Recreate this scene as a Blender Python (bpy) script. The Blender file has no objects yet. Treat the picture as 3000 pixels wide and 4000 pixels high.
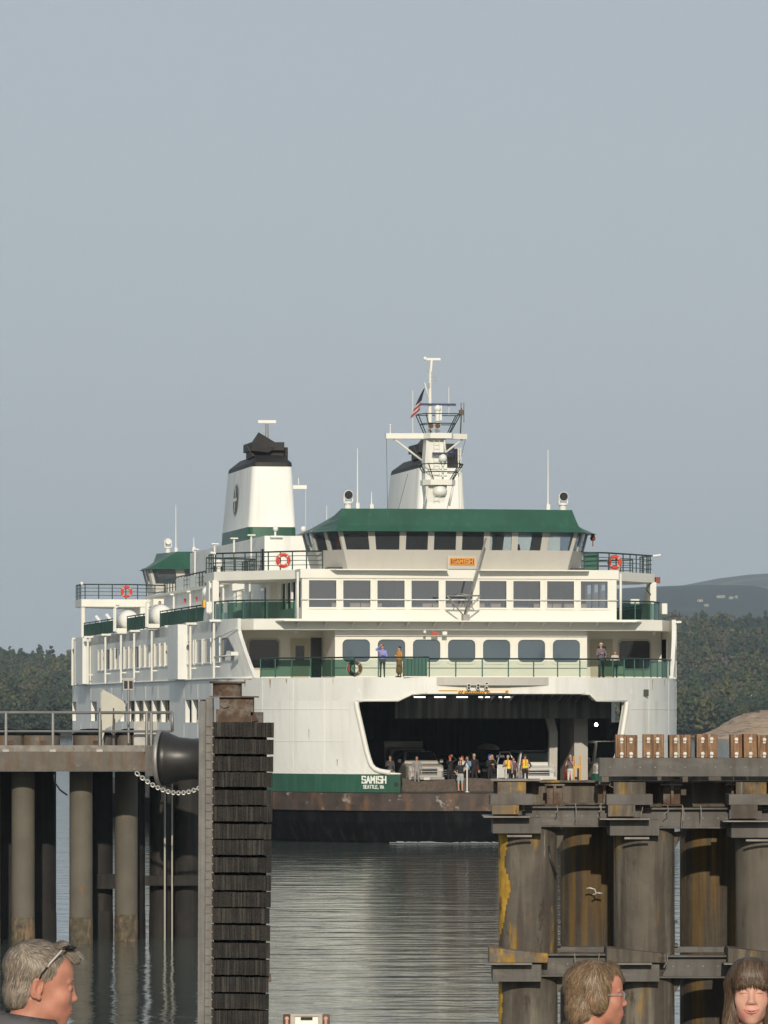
import bpy, bmesh, math, random
import numpy as np
from mathutils import Vector, Matrix
random.seed(7); np.random.seed(7)
R = math.radians
sc = bpy.context.scene

# ---------------------------------------------------------------- camera, sky, sun, exposure
EYE = 6.9                                            # camera height above the water
cam_d = bpy.data.cameras.new('camera'); cam = bpy.data.objects.new('camera', cam_d)
sc.collection.objects.link(cam); sc.camera = cam
cam.location = (0, 0, EYE); cam.rotation_euler = (R(90), 0, 0)
cam_d.sensor_width = 36; cam_d.lens = 179.87; cam_d.shift_y = 0.1953
cam_d.clip_start = 0.5; cam_d.clip_end = 40000
SUN_AZ, SUN_EL = R(1), R(20)                       # behind the camera, a little to its left
sun_pos = Vector((math.sin(SUN_AZ)*math.cos(SUN_EL), -math.cos(SUN_AZ)*math.cos(SUN_EL), math.sin(SUN_EL)))
w = bpy.data.worlds.new("World"); sc.world = w; w.use_nodes = True
nt = w.node_tree; nt.nodes.clear()
sky = nt.nodes.new('ShaderNodeTexSky'); sky.sky_type = 'NISHITA'; sky.sun_disc = False
sky.sun_elevation = SUN_EL; sky.sun_rotation = R(180) - SUN_AZ
sky.air_density = 1.0; sky.dust_density = 2.0; sky.ozone_density = 2.0; sky.altitude = 0
bg = nt.nodes.new('ShaderNodeBackground'); bg.inputs[1].default_value = 0.15
out = nt.nodes.new('ShaderNodeOutputWorld')
hs = nt.nodes.new('ShaderNodeHueSaturation'); hs.inputs['Saturation'].default_value = 0.75
veil = nt.nodes.new('ShaderNodeMix'); veil.data_type = 'RGBA'; veil.inputs[0].default_value = .9; veil.inputs[7].default_value = (2.58, 2.90, 3.16, 1)   # high thin overcast
cl_n = nt.nodes.new('ShaderNodeTexNoise'); cl_n.inputs['Scale'].default_value = 3.0; cl_n.inputs['Detail'].default_value = 5; cl_m = nt.nodes.new('ShaderNodeMapping'); cl_m.inputs['Scale'].default_value = (1,1,5)
cl_t = nt.nodes.new('ShaderNodeTexCoord'); nt.links.new(cl_t.outputs['Generated'], cl_m.inputs[0]); nt.links.new(cl_m.outputs[0], cl_n.inputs['Vector'])
cl_c = nt.nodes.new('ShaderNodeMix'); cl_c.data_type = 'RGBA'; cl_c.inputs[6].default_value = (2.44, 2.74, 3.03, 1); cl_c.inputs[7].default_value = (2.74, 3.00, 3.22, 1)
nt.links.new(cl_n.outputs['Fac'], cl_c.inputs[0]); nt.links.new(cl_c.outputs[2], veil.inputs[7])
nt.links.new(sky.outputs[0], hs.inputs['Color']); nt.links.new(hs.outputs[0], veil.inputs[6]); nt.links.new(veil.outputs[2], bg.inputs[0]); nt.links.new(bg.outputs[0], out.inputs[0])
sd = bpy.data.lights.new('sun', 'SUN'); sd.energy = 2.9; sd.angle = R(0.5); sd.color = (1.0, 0.89, 0.73)
so = bpy.data.objects.new('sun', sd); sc.collection.objects.link(so)
so.location = sun_pos*200; so.rotation_euler = (-sun_pos).to_track_quat('-Z', 'Y').to_euler()
sc.view_settings.view_transform = 'Standard'; sc.view_settings.look = 'None'
sc.view_settings.exposure = 0.10; sc.view_settings.gamma = 1.0; sc.view_settings.use_curve_mapping = False
sc.cycles.max_bounces = 6; sc.cycles.volume_bounces = 0; sc.cycles.transparent_max_bounces = 16
sc.cycles.caustics_reflective = False; sc.cycles.caustics_refractive = False

# ---------------------------------------------------------------- materials
MAT = {}
def mat(name, col, rough=0.6, metal=0.0, var=0.12, scale=1.5, streak=0.0, scol=(0.25,0.16,0.1), sscale=(3,3,0.25),
        bump=0.0, bscale=20.0, patch=None, ior=1.45, coat=0.0, lo=0.5, hi=0.72):
    """paint, steel, wood: base colour varied by noise, vertical dirt streaks, optional patches of a second colour"""
    m = bpy.data.materials.new(name); m.use_nodes = True; t = m.node_tree
    b = t.nodes['Principled BSDF']; N = t.nodes.new; L = t.links.new
    b.inputs['Roughness'].default_value = rough; b.inputs['Metallic'].default_value = metal; b.inputs['IOR'].default_value = ior
    b.inputs['Coat Weight'].default_value = coat
    tc0 = N('ShaderNodeTexCoord'); oi = N('ShaderNodeObjectInfo'); tc = N('ShaderNodeVectorMath'); tc.operation = 'MULTIPLY_ADD'     # every object gets its own stretch of the pattern
    tc.inputs[1].default_value = (37, 23, 11); L(oi.outputs['Random'], tc.inputs[0]); L(tc0.outputs['Object'], tc.inputs[2])
    n = N('ShaderNodeTexNoise'); n.inputs['Scale'].default_value = scale; n.inputs['Detail'].default_value = 5
    L(tc.outputs[0], n.inputs['Vector'])
    cr = N('ShaderNodeMapRange'); cr.inputs[1].default_value = 0.3; cr.inputs[2].default_value = 0.7
    cr.inputs[3].default_value = 1-var; cr.inputs[4].default_value = 1+var
    L(n.outputs['Fac'], cr.inputs[0])
    mx = N('ShaderNodeVectorMath'); mx.operation = 'SCALE'; mx.inputs[0].default_value = col
    L(cr.outputs[0], mx.inputs['Scale'])
    cur = mx.outputs[0]
    def mixin(cur, colr, facsock):
        q = N('ShaderNodeMix'); q.data_type = 'RGBA'; L(facsock, q.inputs['Factor']); L(cur, q.inputs[6]); q.inputs[7].default_value = (*colr, 1)
        return q.outputs[2]
    def ramp(sock, a, bb, top=1.0):
        r = N('ShaderNodeMapRange'); r.inputs[1].default_value = a; r.inputs[2].default_value = bb; r.inputs[4].default_value = top
        L(sock, r.inputs[0]); return r.outputs[0]
    if patch:
        for pc, psc, a, bb in patch:
            mp = N('ShaderNodeMapping'); mp.inputs['Scale'].default_value = psc if isinstance(psc, tuple) else (psc,)*3
            L(tc.outputs[0], mp.inputs[0])
            pn = N('ShaderNodeTexNoise'); pn.inputs['Scale'].default_value = 1; pn.inputs['Detail'].default_value = 6; pn.inputs['Roughness'].default_value = .65
            L(mp.outputs[0], pn.inputs['Vector']); cur = mixin(cur, pc, ramp(pn.outputs['Fac'], a, bb))
    if streak > 0:
        mp = N('ShaderNodeMapping'); mp.inputs['Scale'].default_value = sscale; L(tc.outputs[0], mp.inputs[0])
        sn_ = N('ShaderNodeTexNoise'); sn_.inputs['Scale'].default_value = 1; sn_.inputs['Detail'].default_value = 4
        L(mp.outputs[0], sn_.inputs['Vector']); cur = mixin(cur, scol, ramp(sn_.outputs['Fac'], lo, hi, streak))
    L(cur, b.inputs['Base Color'])
    if bump > 0:
        bn = N('ShaderNodeTexNoise'); bn.inputs['Scale'].default_value = bscale; bn.inputs['Detail'].default_value = 4
        L(tc.outputs[0], bn.inputs['Vector'])
        bp = N('ShaderNodeBump'); bp.inputs['Distance'].default_value = bump; L(bn.outputs['Fac'], bp.inputs['Height']); L(bp.outputs[0], b.inputs['Normal'])
    MAT[name] = m
    return m
def glass(name, tint, see, rough=0.03, ior=1.9):
    """a pane: part clear (tinted), part mirror by fresnel"""
    m = bpy.data.materials.new(name); m.use_nodes = True; t = m.node_tree; t.nodes.remove(t.nodes['Principled BSDF'])
    N = t.nodes.new; L = t.links.new; o = t.nodes['Material Output']
    tr = N('ShaderNodeBsdfTransparent'); tr.inputs[0].default_value = (*[c*see for c in tint], 1)
    df = N('ShaderNodeBsdfDiffuse'); df.inputs[0].default_value = (*[c*.25 for c in tint], 1)
    gl = N('ShaderNodeBsdfGlossy'); gl.inputs['Roughness'].default_value = rough; gl.inputs[0].default_value = (.9,.95,1,1)
    m1 = N('ShaderNodeMixShader'); m1.inputs[0].default_value = 1-see; L(tr.outputs[0], m1.inputs[1]); L(df.outputs[0], m1.inputs[2])
    lw = N('ShaderNodeLayerWeight'); lw.inputs[0].default_value = .5; pw = N('ShaderNodeMath'); pw.operation = 'POWER'; pw.inputs[1].default_value = 5; L(lw.outputs['Facing'], pw.inputs[0])
    f0 = ((ior-1)/(ior+1))**2; fr = N('ShaderNodeMath'); fr.operation = 'MULTIPLY_ADD'; fr.inputs[1].default_value = 1-f0; fr.inputs[2].default_value = f0; L(pw.outputs[0], fr.inputs[0])
    m2 = N('ShaderNodeMixShader'); L(fr.outputs[0], m2.inputs[0]); L(m1.outputs[0], m2.inputs[1]); L(gl.outputs[0], m2.inputs[2])
    L(m2.outputs[0], o.inputs[0]); MAT[name] = m; return m
def emis(name, col, s):
    m = bpy.data.materials.new(name); m.use_nodes = True; b = m.node_tree.nodes['Principled BSDF']
    b.inputs['Base Color'].default_value = (*col, 1); b.inputs['Emission Color'].default_value = (*col, 1); b.inputs['Emission Strength'].default_value = s
    MAT[name] = m; return m
mat('white_paint', (.78,.785,.745), .45, var=.06, scale=.35, streak=.55, scol=(.44,.41,.34), sscale=(1.6,1.6,.14), bump=.004, bscale=2.5, lo=.52, hi=.85,
    patch=[((.40,.25,.14), (2.5,2.5,.5), .74, .82)])
mat('trim_paint', (.77,.76,.69), .45, var=.04, scale=.8)
mat('house_paint', (.50,.485,.44), .5, var=.05, scale=.5, streak=.2, scol=(.4,.36,.3))
mat('green_paint', (.022,.088,.055), .42, var=.18, scale=.6, streak=.3, scol=(.06,.2,.15), sscale=(3,3,.25), lo=.55, hi=.8)
mat('green_cloth', (.018,.085,.055), .8, var=.3, scale=1.2, bump=.05, bscale=1.5)
mat('dark_rail', (.012,.035,.028), .45)
mat('green_trim', (.03,.12,.09), .45)
mat('boot_black', (.006,.007,.008), .9, ior=1.12, var=.3, scale=.8, streak=.4, scol=(.035,.035,.03), bump=.01, bscale=1)
mat('rub_steel', (.055,.040,.033), .65, var=.3, scale=2, streak=.6, scol=(.2,.1,.05), sscale=(1.5,1.5,.6), patch=[((.32,.30,.27),(1.1,1.1,1.4),.60,.68)])
mat('edge_steel', (.22,.205,.18), .6, var=.25, scale=4, streak=.5, scol=(.10,.06,.035), sscale=(5,5,5))
mat('funnel_black', (.016,.014,.013), .6, var=.3, scale=1)
mat('car_deck', (.05,.045,.04), .85, var=.3, scale=2)
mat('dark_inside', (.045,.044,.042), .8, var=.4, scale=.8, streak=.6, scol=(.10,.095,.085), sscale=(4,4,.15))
mat('cream_inside', (.6,.52,.36), .6, var=.1, streak=.3, scol=(.3,.24,.15))
mat('lounge_blue', (.22,.26,.31), .7, var=.25, scale=.7)
mat('lounge_dark', (.05,.055,.06), .8)
mat('seat_tan', (.75,.52,.36), .8)
mat('dark_glass', (.012,.014,.016), .06, var=0, ior=1.6)
mat('blue_glass', (.085,.12,.15), .07, var=.12, scale=.25, ior=1.7)
mat('side_glass', (.02,.018,.02), .08, var=.1, ior=1.6)
mat('orange', (.75,.07,.02), .5, var=.1)
mat('ring_red', (.62,.045,.02), .5, var=.1)
mat('ring_old', (.22,.06,.035), .6, var=.2)
mat('hazard_yellow', (.8,.42,.03), .5, var=.1)
mat('black', (.012,.012,.012), .6, var=.1)
mat('gold', (.85,.38,.03), .4, var=.1)
mat('lettering', (.8,.82,.76), .5, var=.05)
mat('radar_blue', (.03,.045,.1), .4, var=.1)
mat('flag_red', (.4,.04,.04), .8); mat('flag_white', (.65,.55,.52), .8); mat('flag_blue', (.05,.045,.08), .8)
mat('galv', (.30,.295,.28), .5, metal=.55, var=.15, scale=3)
mat('white_light', (.8,.8,.76), .4, var=.03)
mat('net', (.10,.075,.06), .9, var=.25, scale=6, streak=.3, scol=(.2,.17,.13), sscale=(14,14,14))
mat('door_tan', (.50,.46,.36), .5, var=.04)
glass('clear_glass', (.82,.9,.95), .85, ior=1.6)
glass('lounge_glass', (.78,.88,.98), .86, ior=2.6)
glass('green_glass', (.16,.31,.25), .85, ior=1.25)
glass('mesh_clear', (.80,.88,.80), .93, ior=1.15)
mat('foam_white', (.26,.28,.28), .7)
emis('strip_glow', (1,.96,.88), 2.0)
emis('lamp_glow', (1,.93,.75), 60.0)
# timber and steel of the piers
mat('pile_steel', (.10,.088,.07), .75, var=.25, scale=1.2, streak=.6, scol=(.19,.165,.13), sscale=(7,7,.4), bump=.01, bscale=6, lo=.45, hi=.75,
    patch=[((.06,.032,.018), (1.2,1.2,.5), .56, .66)])
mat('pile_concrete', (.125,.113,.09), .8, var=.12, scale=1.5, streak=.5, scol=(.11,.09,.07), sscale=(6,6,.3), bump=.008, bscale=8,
    patch=[((.24,.12,.05), (2,2,.7), .62, .72)])
mat('pile_rusty', (.105,.092,.072), .8, var=.25, scale=2, streak=.8, scol=(.06,.047,.038), sscale=(7,7,.45), lo=.46, hi=.62, bump=.02, bscale=7,
    patch=[((.17,.15,.12), (2.5,2.5,.35), .50, .60), ((.30,.18,.035), (2.2,2.2,.55), .57, .66), ((.035,.022,.016), (2.6,2.6,1.1), .60, .68), ((.33,.30,.25), (11,11,.7), .66, .72)])
mat('pile_gold_shaded', (.055,.047,.037), .8, var=.25, scale=2, streak=.55, scol=(.20,.115,.02), sscale=(9,9,.4), lo=.44, hi=.62, bump=.02, bscale=7,
    patch=[((.05,.035,.025), (2.2,2.2,.7), .52, .64), ((.13,.115,.09), (8,8,.6), .62, .70)])  # dark base stands in for the front piles' shadow; gold streaks are real staining
mat('lichen_paint', (.36,.21,.03), .8, var=.3, scale=4, streak=.85, scol=(.2,.13,.06), sscale=(8,8,1.5), bump=.02, bscale=9,
    patch=[((.13,.115,.095), (3,3,1.6), .41, .50), ((.10,.05,.03), (5,5,2.2), .58, .66)])
mat('yellow_flake', (.46,.27,.03), .8, var=.3, scale=4, streak=.6, scol=(.2,.12,.05), sscale=(8,8,1.5), bump=.02, bscale=9, patch=[((.10,.06,.035), (5,5,2.2), .57, .63)])
mat('beam_steel', (.110,.104,.096), .7, var=.25, scale=2.5, streak=.55, scol=(.065,.05,.04), sscale=(8,8,1.2), bump=.006, bscale=12, lo=.48, hi=.66,
    patch=[((.15,.135,.115), (1.2,3,6), .52, .64), ((.12,.075,.045), (3.5,3.5,3.5), .63, .70)])
mat('beam_weathered', (.13,.115,.095), .75, var=.2, scale=3, streak=.7, scol=(.13,.06,.025), sscale=(5,5,.6), bump=.01, bscale=8, lo=.48, hi=.68,
    patch=[((.22,.2,.17), (2,2,2), .60, .70)])
mat('pile_shaded', (.018,.017,.016), .8, var=.3, scale=2, streak=.4, scol=(.07,.055,.04), sscale=(5,5,.3))  # near-black tone stands in for shade under the deck behind the front row
mat('rust', (.095,.06,.04), .85, var=.3, scale=5, bump=.02, bscale=14, patch=[((.17,.145,.12), 3, .48, .60), ((.26,.10,.03), 6, .66, .72)])
mat('timber_black', (.020,.018,.016), .85, var=.35, scale=5, streak=.55, scol=(.09,.08,.065), sscale=(24,24,.9), bump=.03, bscale=30, lo=.5, hi=.68)
mat('timber_grey', (.20,.195,.185), .85, var=.18, scale=4, streak=.7, scol=(.15,.13,.11), sscale=(26,26,.5), bump=.012, bscale=30)
mat('timber_brown', (.27,.16,.085), .75, var=.25, scale=5, streak=.8, scol=(.11,.05,.025), sscale=(30,30,1.5), bump=.012, bscale=25, lo=.42, hi=.62,
    patch=[((.36,.28,.19), (14,14,1.2), .56, .64)])
mat('rubber', (.022,.021,.02), .38, var=.2, scale=3)
mat('bolt', (.5,.49,.46), .45, metal=.3)
mat('panel_pale', (.52,.51,.43), .7, var=.08, scale=1, streak=.2)
mat('rope', (.4,.38,.33), .8)
mat('concrete_deck', (.3,.29,.27), .85, var=.1, scale=1)

# ---------------------------------------------------------------- mesh builder
def V3(p): return Vector(p)
class MB:
    def __init__(s): s.v = []; s.f = []; s.mi = []; s.m = 0; s.smooth = []; s.sm = False
    def use(s, i): s.m = i; return s
    def add(s, vs, fs):
        o = len(s.v); s.v += [tuple(p) for p in vs]
        for f in fs: s.f.append([o+i for i in f]); s.mi.append(s.m); s.smooth.append(s.sm)
    def box(s, x0, x1, y0, y1, z0, z1):
        vs = [(x,y,z) for z in (z0,z1) for y in (y0,y1) for x in (x0,x1)]
        s.add(vs, [(0,2,3,1),(4,5,7,6),(0,1,5,4),(2,6,7,3),(0,4,6,2),(1,3,7,5)]); return s
    def obox(s, c, size, rz=0, rx=0, ry=0):
        M = Matrix.Translation(c) @ Matrix.Rotation(rz,4,'Z') @ Matrix.Rotation(ry,4,'Y') @ Matrix.Rotation(rx,4,'X')
        a,b,d = [q/2 for q in size]
        vs = [M @ Vector((x,y,z)) for z in (-d,d) for y in (-b,b) for x in (-a,a)]
        s.add(vs, [(0,2,3,1),(4,5,7,6),(0,1,5,4),(2,6,7,3),(0,4,6,2),(1,3,7,5)]); return s
    def cyl(s, p0, p1, r0, r1=None, n=12, caps=True):
        p0, p1 = V3(p0), V3(p1); r1 = r0 if r1 is None else r1
        d = (p1-p0).normalized(); u = d.orthogonal().normalized(); q = d.cross(u)
        vs = []
        for p, r in ((p0,r0),(p1,r1)):
            for i in range(n):
                a = 2*math.pi*i/n; vs.append(p + u*math.cos(a)*r + q*math.sin(a)*r)
        fs = [(i,(i+1)%n,n+(i+1)%n,n+i) for i in range(n)]
        k = s.sm; s.sm = n >= 8; s.add(vs, fs); s.sm = k
        if caps:
            s.add(vs[:n], [tuple(reversed(range(n)))]); s.add(vs[n:], [tuple(range(n))])
        return s
    def tube(s, pts, r, n=6, closed=False):
        pts = [V3(p) for p in pts]; m = len(pts); vs = []
        u = None
        for i, p in enumerate(pts):
            a = pts[(i-1) % m] if (closed or i) else p; b = pts[(i+1) % m] if (closed or i < m-1) else p
            d = (b-a).normalized()
            u = d.orthogonal().normalized() if u is None else (u - d*u.dot(d)).normalized()
            q = d.cross(u)
            for k in range(n):
                t = 2*math.pi*k/n; vs.append(p + u*math.cos(t)*r + q*math.sin(t)*r)
        fs = []
        for i in range(m if closed else m-1):
            j = (i+1) % m
            for k in range(n): fs.append((i*n+k, i*n+(k+1)%n, j*n+(k+1)%n, j*n+k))
        if not closed: fs += [tuple(reversed(range(n))), tuple(range((m-1)*n, m*n))]
        k = s.sm; s.sm = n >= 6; s.add(vs, fs); s.sm = k
        return s
    def lathe(s, prof, c=(0,0,0), axis=(0,0,1), n=24):
        """prof: (radius, height) pairs along axis"""
        ax = V3(axis).normalized(); u = ax.orthogonal().normalized(); q = ax.cross(u); c = V3(c)
        vs = [c + ax*h + (u*math.cos(2*math.pi*i/n) + q*math.sin(2*math.pi*i/n))*r for r, h in prof for i in range(n)]
        fs = [(j*n+i, j*n+(i+1)%n, (j+1)*n+(i+1)%n, (j+1)*n+i) for j in range(len(prof)-1) for i in range(n)]
        k = s.sm; s.sm = True; s.add(vs, fs); s.sm = k
        s.add(vs[:n], [tuple(reversed(range(n)))]); s.add(vs[-n:], [tuple(range(n))])
        return s
    def ball(s, c, r, n=12, sc_=(1,1,1)):
        c = V3(c); vs = []; h = n//2
        for j in range(h+1):
            a = math.pi*j/h
            for i in range(n):
                b = 2*math.pi*i/n
                vs.append(c + Vector((math.sin(a)*math.cos(b)*r*sc_[0], math.sin(a)*math.sin(b)*r*sc_[1], -math.cos(a)*r*sc_[2])))
        fs = [(j*n+i, j*n+(i+1)%n, (j+1)*n+(i+1)%n, (j+1)*n+i) for j in range(h) for i in range(n)]
        k = s.sm; s.sm = True; s.add(vs, fs); s.sm = k; return s
    def prism(s, poly, z0, z1, top=None):
        """poly in x,y from z0 up to z1 (top: another polygon of the same length)"""
        n = len(poly); top = top or poly
        vs = [(x,y,z0) for x,y in poly] + [(x,y,z1) for x,y in top]
        s.add(vs, [(i,(i+1)%n,n+(i+1)%n,n+i) for i in range(n)] + [tuple(reversed(range(n))), tuple(range(n,2*n))]); return s
    def plate(s, poly, y0, y1):
        """poly in x,z extruded in y"""
        n = len(poly); vs = [(x,y0,z) for x,z in poly] + [(x,y1,z) for x,z in poly]
        s.add(vs, [(i,(i+1)%n,n+(i+1)%n,n+i) for i in range(n)] + [tuple(reversed(range(n))), tuple(range(n,2*n))]); return s
    def slab(s, poly, x0, x1):
        """poly in y,z extruded in x"""
        n = len(poly); vs = [(x0,y,z) for y,z in poly] + [(x1,y,z) for y,z in poly]
        s.add(vs, [(i,(i+1)%n,n+(i+1)%n,n+i) for i in range(n)] + [tuple(reversed(range(n))), tuple(range(n,2*n))]); return s
    def wall(s, f, g, U, V, holes=()):
        """f(u,v) outer face, g(u,v) inner face, holes (u0,u1,v0,v1)"""
        U = sorted(set([round(x,5) for x in U] + [round(h[k],5) for h in holes for k in (0,1)]))
        V = sorted(set([round(x,5) for x in V] + [round(h[k],5) for h in holes for k in (2,3)]))
        nu, nv = len(U), len(V); o = len(s.v)
        for fn in (f, g):
            for v in V:
                for u in U: s.v.append(tuple(fn(u, v)))
        ix = lambda k,i,j: o + k*nu*nv + j*nu + i
        def solid(i, j):
            if not (0 <= i < nu-1 and 0 <= j < nv-1): return False
            cu, cv = (U[i]+U[i+1])/2, (V[j]+V[j+1])/2
            return not any(h[0] < cu < h[1] and h[2] < cv < h[3] for h in holes)
        def ad(*q): s.f.append(list(q)); s.mi.append(s.m); s.smooth.append(False)
        for i in range(nu-1):
            for j in range(nv-1):
                if not solid(i,j): continue
                ad(ix(0,i,j), ix(0,i+1,j), ix(0,i+1,j+1), ix(0,i,j+1)); ad(ix(1,i,j), ix(1,i,j+1), ix(1,i+1,j+1), ix(1,i+1,j))
                if not solid(i-1,j): ad(ix(0,i,j), ix(0,i,j+1), ix(1,i,j+1), ix(1,i,j))
                if not solid(i+1,j): ad(ix(0,i+1,j), ix(1,i+1,j), ix(1,i+1,j+1), ix(0,i+1,j+1))
                if not solid(i,j-1): ad(ix(0,i,j), ix(1,i,j), ix(1,i+1,j), ix(0,i+1,j))
                if not solid(i,j+1): ad(ix(0,i,j+1), ix(0,i+1,j+1), ix(1,i+1,j+1), ix(1,i,j+1))
        return s
    def build(s, name, mats, parent=None, smooth=None, bevel=0, loc=None, rz=None, fix=True):
        me = bpy.data.meshes.new(name); me.from_pydata(s.v, [], s.f)
        if isinstance(mats, str): mats = [mats]
        for m in mats: me.materials.append(MAT[m])
        me.polygons.foreach_set('material_index', s.mi); me.polygons.foreach_set('use_smooth', s.smooth if smooth is None else [smooth]*len(s.f))
        me.update()
        if fix:
            bm = bmesh.new(); bm.from_mesh(me); bmesh.ops.recalc_face_normals(bm, faces=bm.faces); bm.to_mesh(me); bm.free()
        o = bpy.data.objects.new(name, me); sc.collection.objects.link(o)
        if parent: o.parent = parent
        if bevel:
            b = o.modifiers.new('bevel', 'BEVEL'); b.width = bevel; b.segments = 2; b.limit_method = 'ANGLE'; b.angle_limit = R(40)
        if loc is not None: o.location = loc
        if rz is not None: o.rotation_euler.z = rz
        return o
def empty(name, loc=(0,0,0), rz=0.0):
    o = bpy.data.objects.new(name, None); sc.collection.objects.link(o); o.location = loc; o.rotation_euler.z = rz
    o.empty_display_size = .2; return o
def tag(o, label=None, cat=None, group=None, kind=None):
    if label: o['label'] = label
    if cat: o['category'] = cat
    if group: o['group'] = group
    if kind: o['kind'] = kind
    return o
def kids(o): return [c for c in bpy.data.objects if c.parent == o]
def copy_tree(o, parent=None):
    c = o.copy(); sc.collection.objects.link(c); c.parent = parent
    for ch in kids(o): copy_tree(ch, c)
    return c
def lerp(a, b, t): return a + (b-a)*t
def interp(x, pts):
    if x <= pts[0][0]: return pts[0][1]
    for (a, p), (b, q) in zip(pts, pts[1:]):
        if x <= b: return lerp(p, q, (x-a)/(b-a))
    return pts[-1][1]
def frange(a, b, n): return [a + (b-a)*i/n for i in range(n+1)]

# letters as strokes on a 4 x 6 grid, used for every piece of writing
GLYPH = {'S': [(4,5.2,4,6),(0,6,4,6),(0,3,0,6),(0,3,4,3),(4,0,4,3),(0,0,4,0),(0,0,0,.8)], 'A': [(0,0,2,6),(4,0,2,6),(.8,2,3.2,2)],
 'M': [(0,0,0,6),(4,0,4,6),(0,6,2,2.5),(4,6,2,2.5)], 'I': [(2,0,2,6)], 'H': [(0,0,0,6),(4,0,4,6),(0,3,4,3)],
 'E': [(0,0,0,6),(0,0,4,0),(0,3,3.2,3),(0,6,4,6)], 'T': [(2,0,2,6),(0,6,4,6)], 'L': [(0,0,0,6),(0,0,4,0)], ',': [(.5,-1,1,.6)],
 'W': [(0,6,1,0),(1,0,2,4),(2,4,3,0),(3,0,4,6)], 'R': [(0,0,0,6),(0,6,4,6),(4,6,4,3),(4,3,0,3),(1.5,3,4,0)], ' ': []}
def text_mesh(mb, txt, fn, width, height, th=.16):
    """fn(a, b) -> point for a along the line, b up; strokes raised a little"""
    adv = [3.2 if c in 'I, ' else 5.6 for c in txt]; tot = sum(adv)-1.6; k = width/tot; x = 0; ky = height/6; h = th*height
    for c, a in zip(txt, adv):
        off = -1 if c == 'I' else 0
        for (x0,y0,x1,y1) in GLYPH[c]:
            p = Vector(((x+off+x0)*k, y0*ky)); q = Vector(((x+off+x1)*k, y1*ky)); d = (q-p); d.normalize(); nrm = Vector((-d.y, d.x))*h*.5
            e = d*h*.5; cs_ = [p-e+nrm, q+e+nrm, q+e-nrm, p-e-nrm]
            fr = [fn(z.x, z.y, 1) for z in cs_]; bk = [fn(z.x, z.y, 0) for z in cs_]
            mb.add(fr+bk, [(0,1,2,3),(7,6,5,4),(0,4,5,1),(1,5,6,2),(2,6,7,3),(3,7,4,0)])
        x += a

# ================================================================ THE FERRY (x = across, y = aft from the bow, z = up)
YAW = R(9.7); FX, FY = 5.81, 269.0
ferry = empty('car_ferry', (FX, FY, 0), YAW)
tag(ferry, 'white and green car ferry coming in bow first with its car deck open', 'ferry')
def W(t, s, z): return (FX + t*math.cos(YAW) - s*math.sin(YAW), FY + s*math.cos(YAW) + t*math.sin(YAW), z)
SL, BM, LEN = 14.5, 12.65, 102.0
def sT(t): x = min(abs(t)/BM, 1); return SL*(1-math.sqrt(max(0, 1-x**2.12)))      # bow outline: y for a given x
def tS(s):                                                                        # half breadth for a given y
    s = min(s, LEN-s)
    return BM if s >= SL else BM*max(0, 1-(1-max(s,0)/SL)**2)**(1/2.12)
def outline(t0, t1, n, inset=0.0, smin=0.0):
    pts = []
    for i in range(n+1):
        a = lerp(math.asin(t0/BM), math.asin(t1/BM), i/n); t = math.sin(a)*BM; pts.append((t*(1-inset/BM), max(sT(t)+inset, smin)))
    return pts
F = ferry
# --- hull below the car deck: lofted rings
def ring(n=40, inset=0.0, s0=0.0):
    P = []
    for i in range(n+1):
        t = math.sin(lerp(-math.pi/2, math.pi/2, i/n))*BM; P.append((t*(1-inset/BM), sT(t)+inset+s0))
    return P + [(-x, LEN-y) for x, y in P]
def loft(mb, levels):
    rings = [(ring(40, i, s0), z) for z, i, s0 in levels]; n = len(rings[0][0])
    for (a, z0), (b, z1) in zip(rings, rings[1:]):
        mb.add([(x,y,z0) for x,y in a]+[(x,y,z1) for x,y in b], [(i,(i+1)%n,n+(i+1)%n,n+i) for i in range(n)])
    a, z = rings[0]; mb.add([(x,y,z) for x,y in a], [tuple(reversed(range(n)))])
    a, z = rings[-1]; mb.add([(x,y,z) for x,y in a], [tuple(range(n))])
m = MB(); loft(m, [(-1.5, 1.6, 0), (0.1, .5, 0), (1.1, .12, 0), (1.72, 0.02, 0)]); m.build('underwater_hull', 'boot_black', F)
m = MB(); loft(m, [(1.66, 0.0, 0), (1.70, -.16, 0), (2.60, -.16, 0), (2.64, 0.0, 0)]); m.build('rub_rail', 'rub_steel', F)
m = MB(); loft(m, [(2.30, 0.3, 0), (2.665, 0.3, 0)]); m.build('ramp_deck', 'car_deck', F)
m = MB(); loft(m, [(2.7, 3.2, 0), (2.86, 3.2, 0)]); m.build('car_deck', 'car_deck', F)
# --- green band with the name
OL, OR = -4.86, 5.7
def band(t0, t1, z0, z1, th, mb, n=26):
    mb.wall(lambda u,v: (math.sin(u)*BM, sT(math.sin(u)*BM), v), lambda u,v: (math.sin(u)*(BM-th), sT(math.sin(u)*BM)+th, v),
            frange(math.asin(t0/BM), math.asin(t1/BM), n), [z0, z1])
m = MB(); band(-BM, OL, 2.66, 3.62, .3, m); band(OR, BM, 2.66, 3.62, .3, m)
for sx in (-1, 1):
    m.wall(lambda u,v: (sx*BM, u, v), lambda u,v: (sx*(BM-.3), u, v), frange(SL, LEN-SL, 10), [2.66, 3.62])
m.build('green_band', 'green_paint', F)
m = MB()
for y in (-6.9,-8.2):                                                              # draught stripes on the band
    for k in (0, .28): m.add([(y+k, sT(y)-.03, 2.72), (y+k+.1, sT(y)-.03, 2.72), (y+k+.38, sT(y+.3)-.03, 3.55), (y+k+.28, sT(y+.3)-.03, 3.55)], [(0,1,2,3)])
m.build('hull_stripe', 'green_trim', F)
m = MB()
band(-BM, OL, 3.62, 3.68, .36, m); m.build('band_moulding', 'trim_paint', F)
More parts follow.
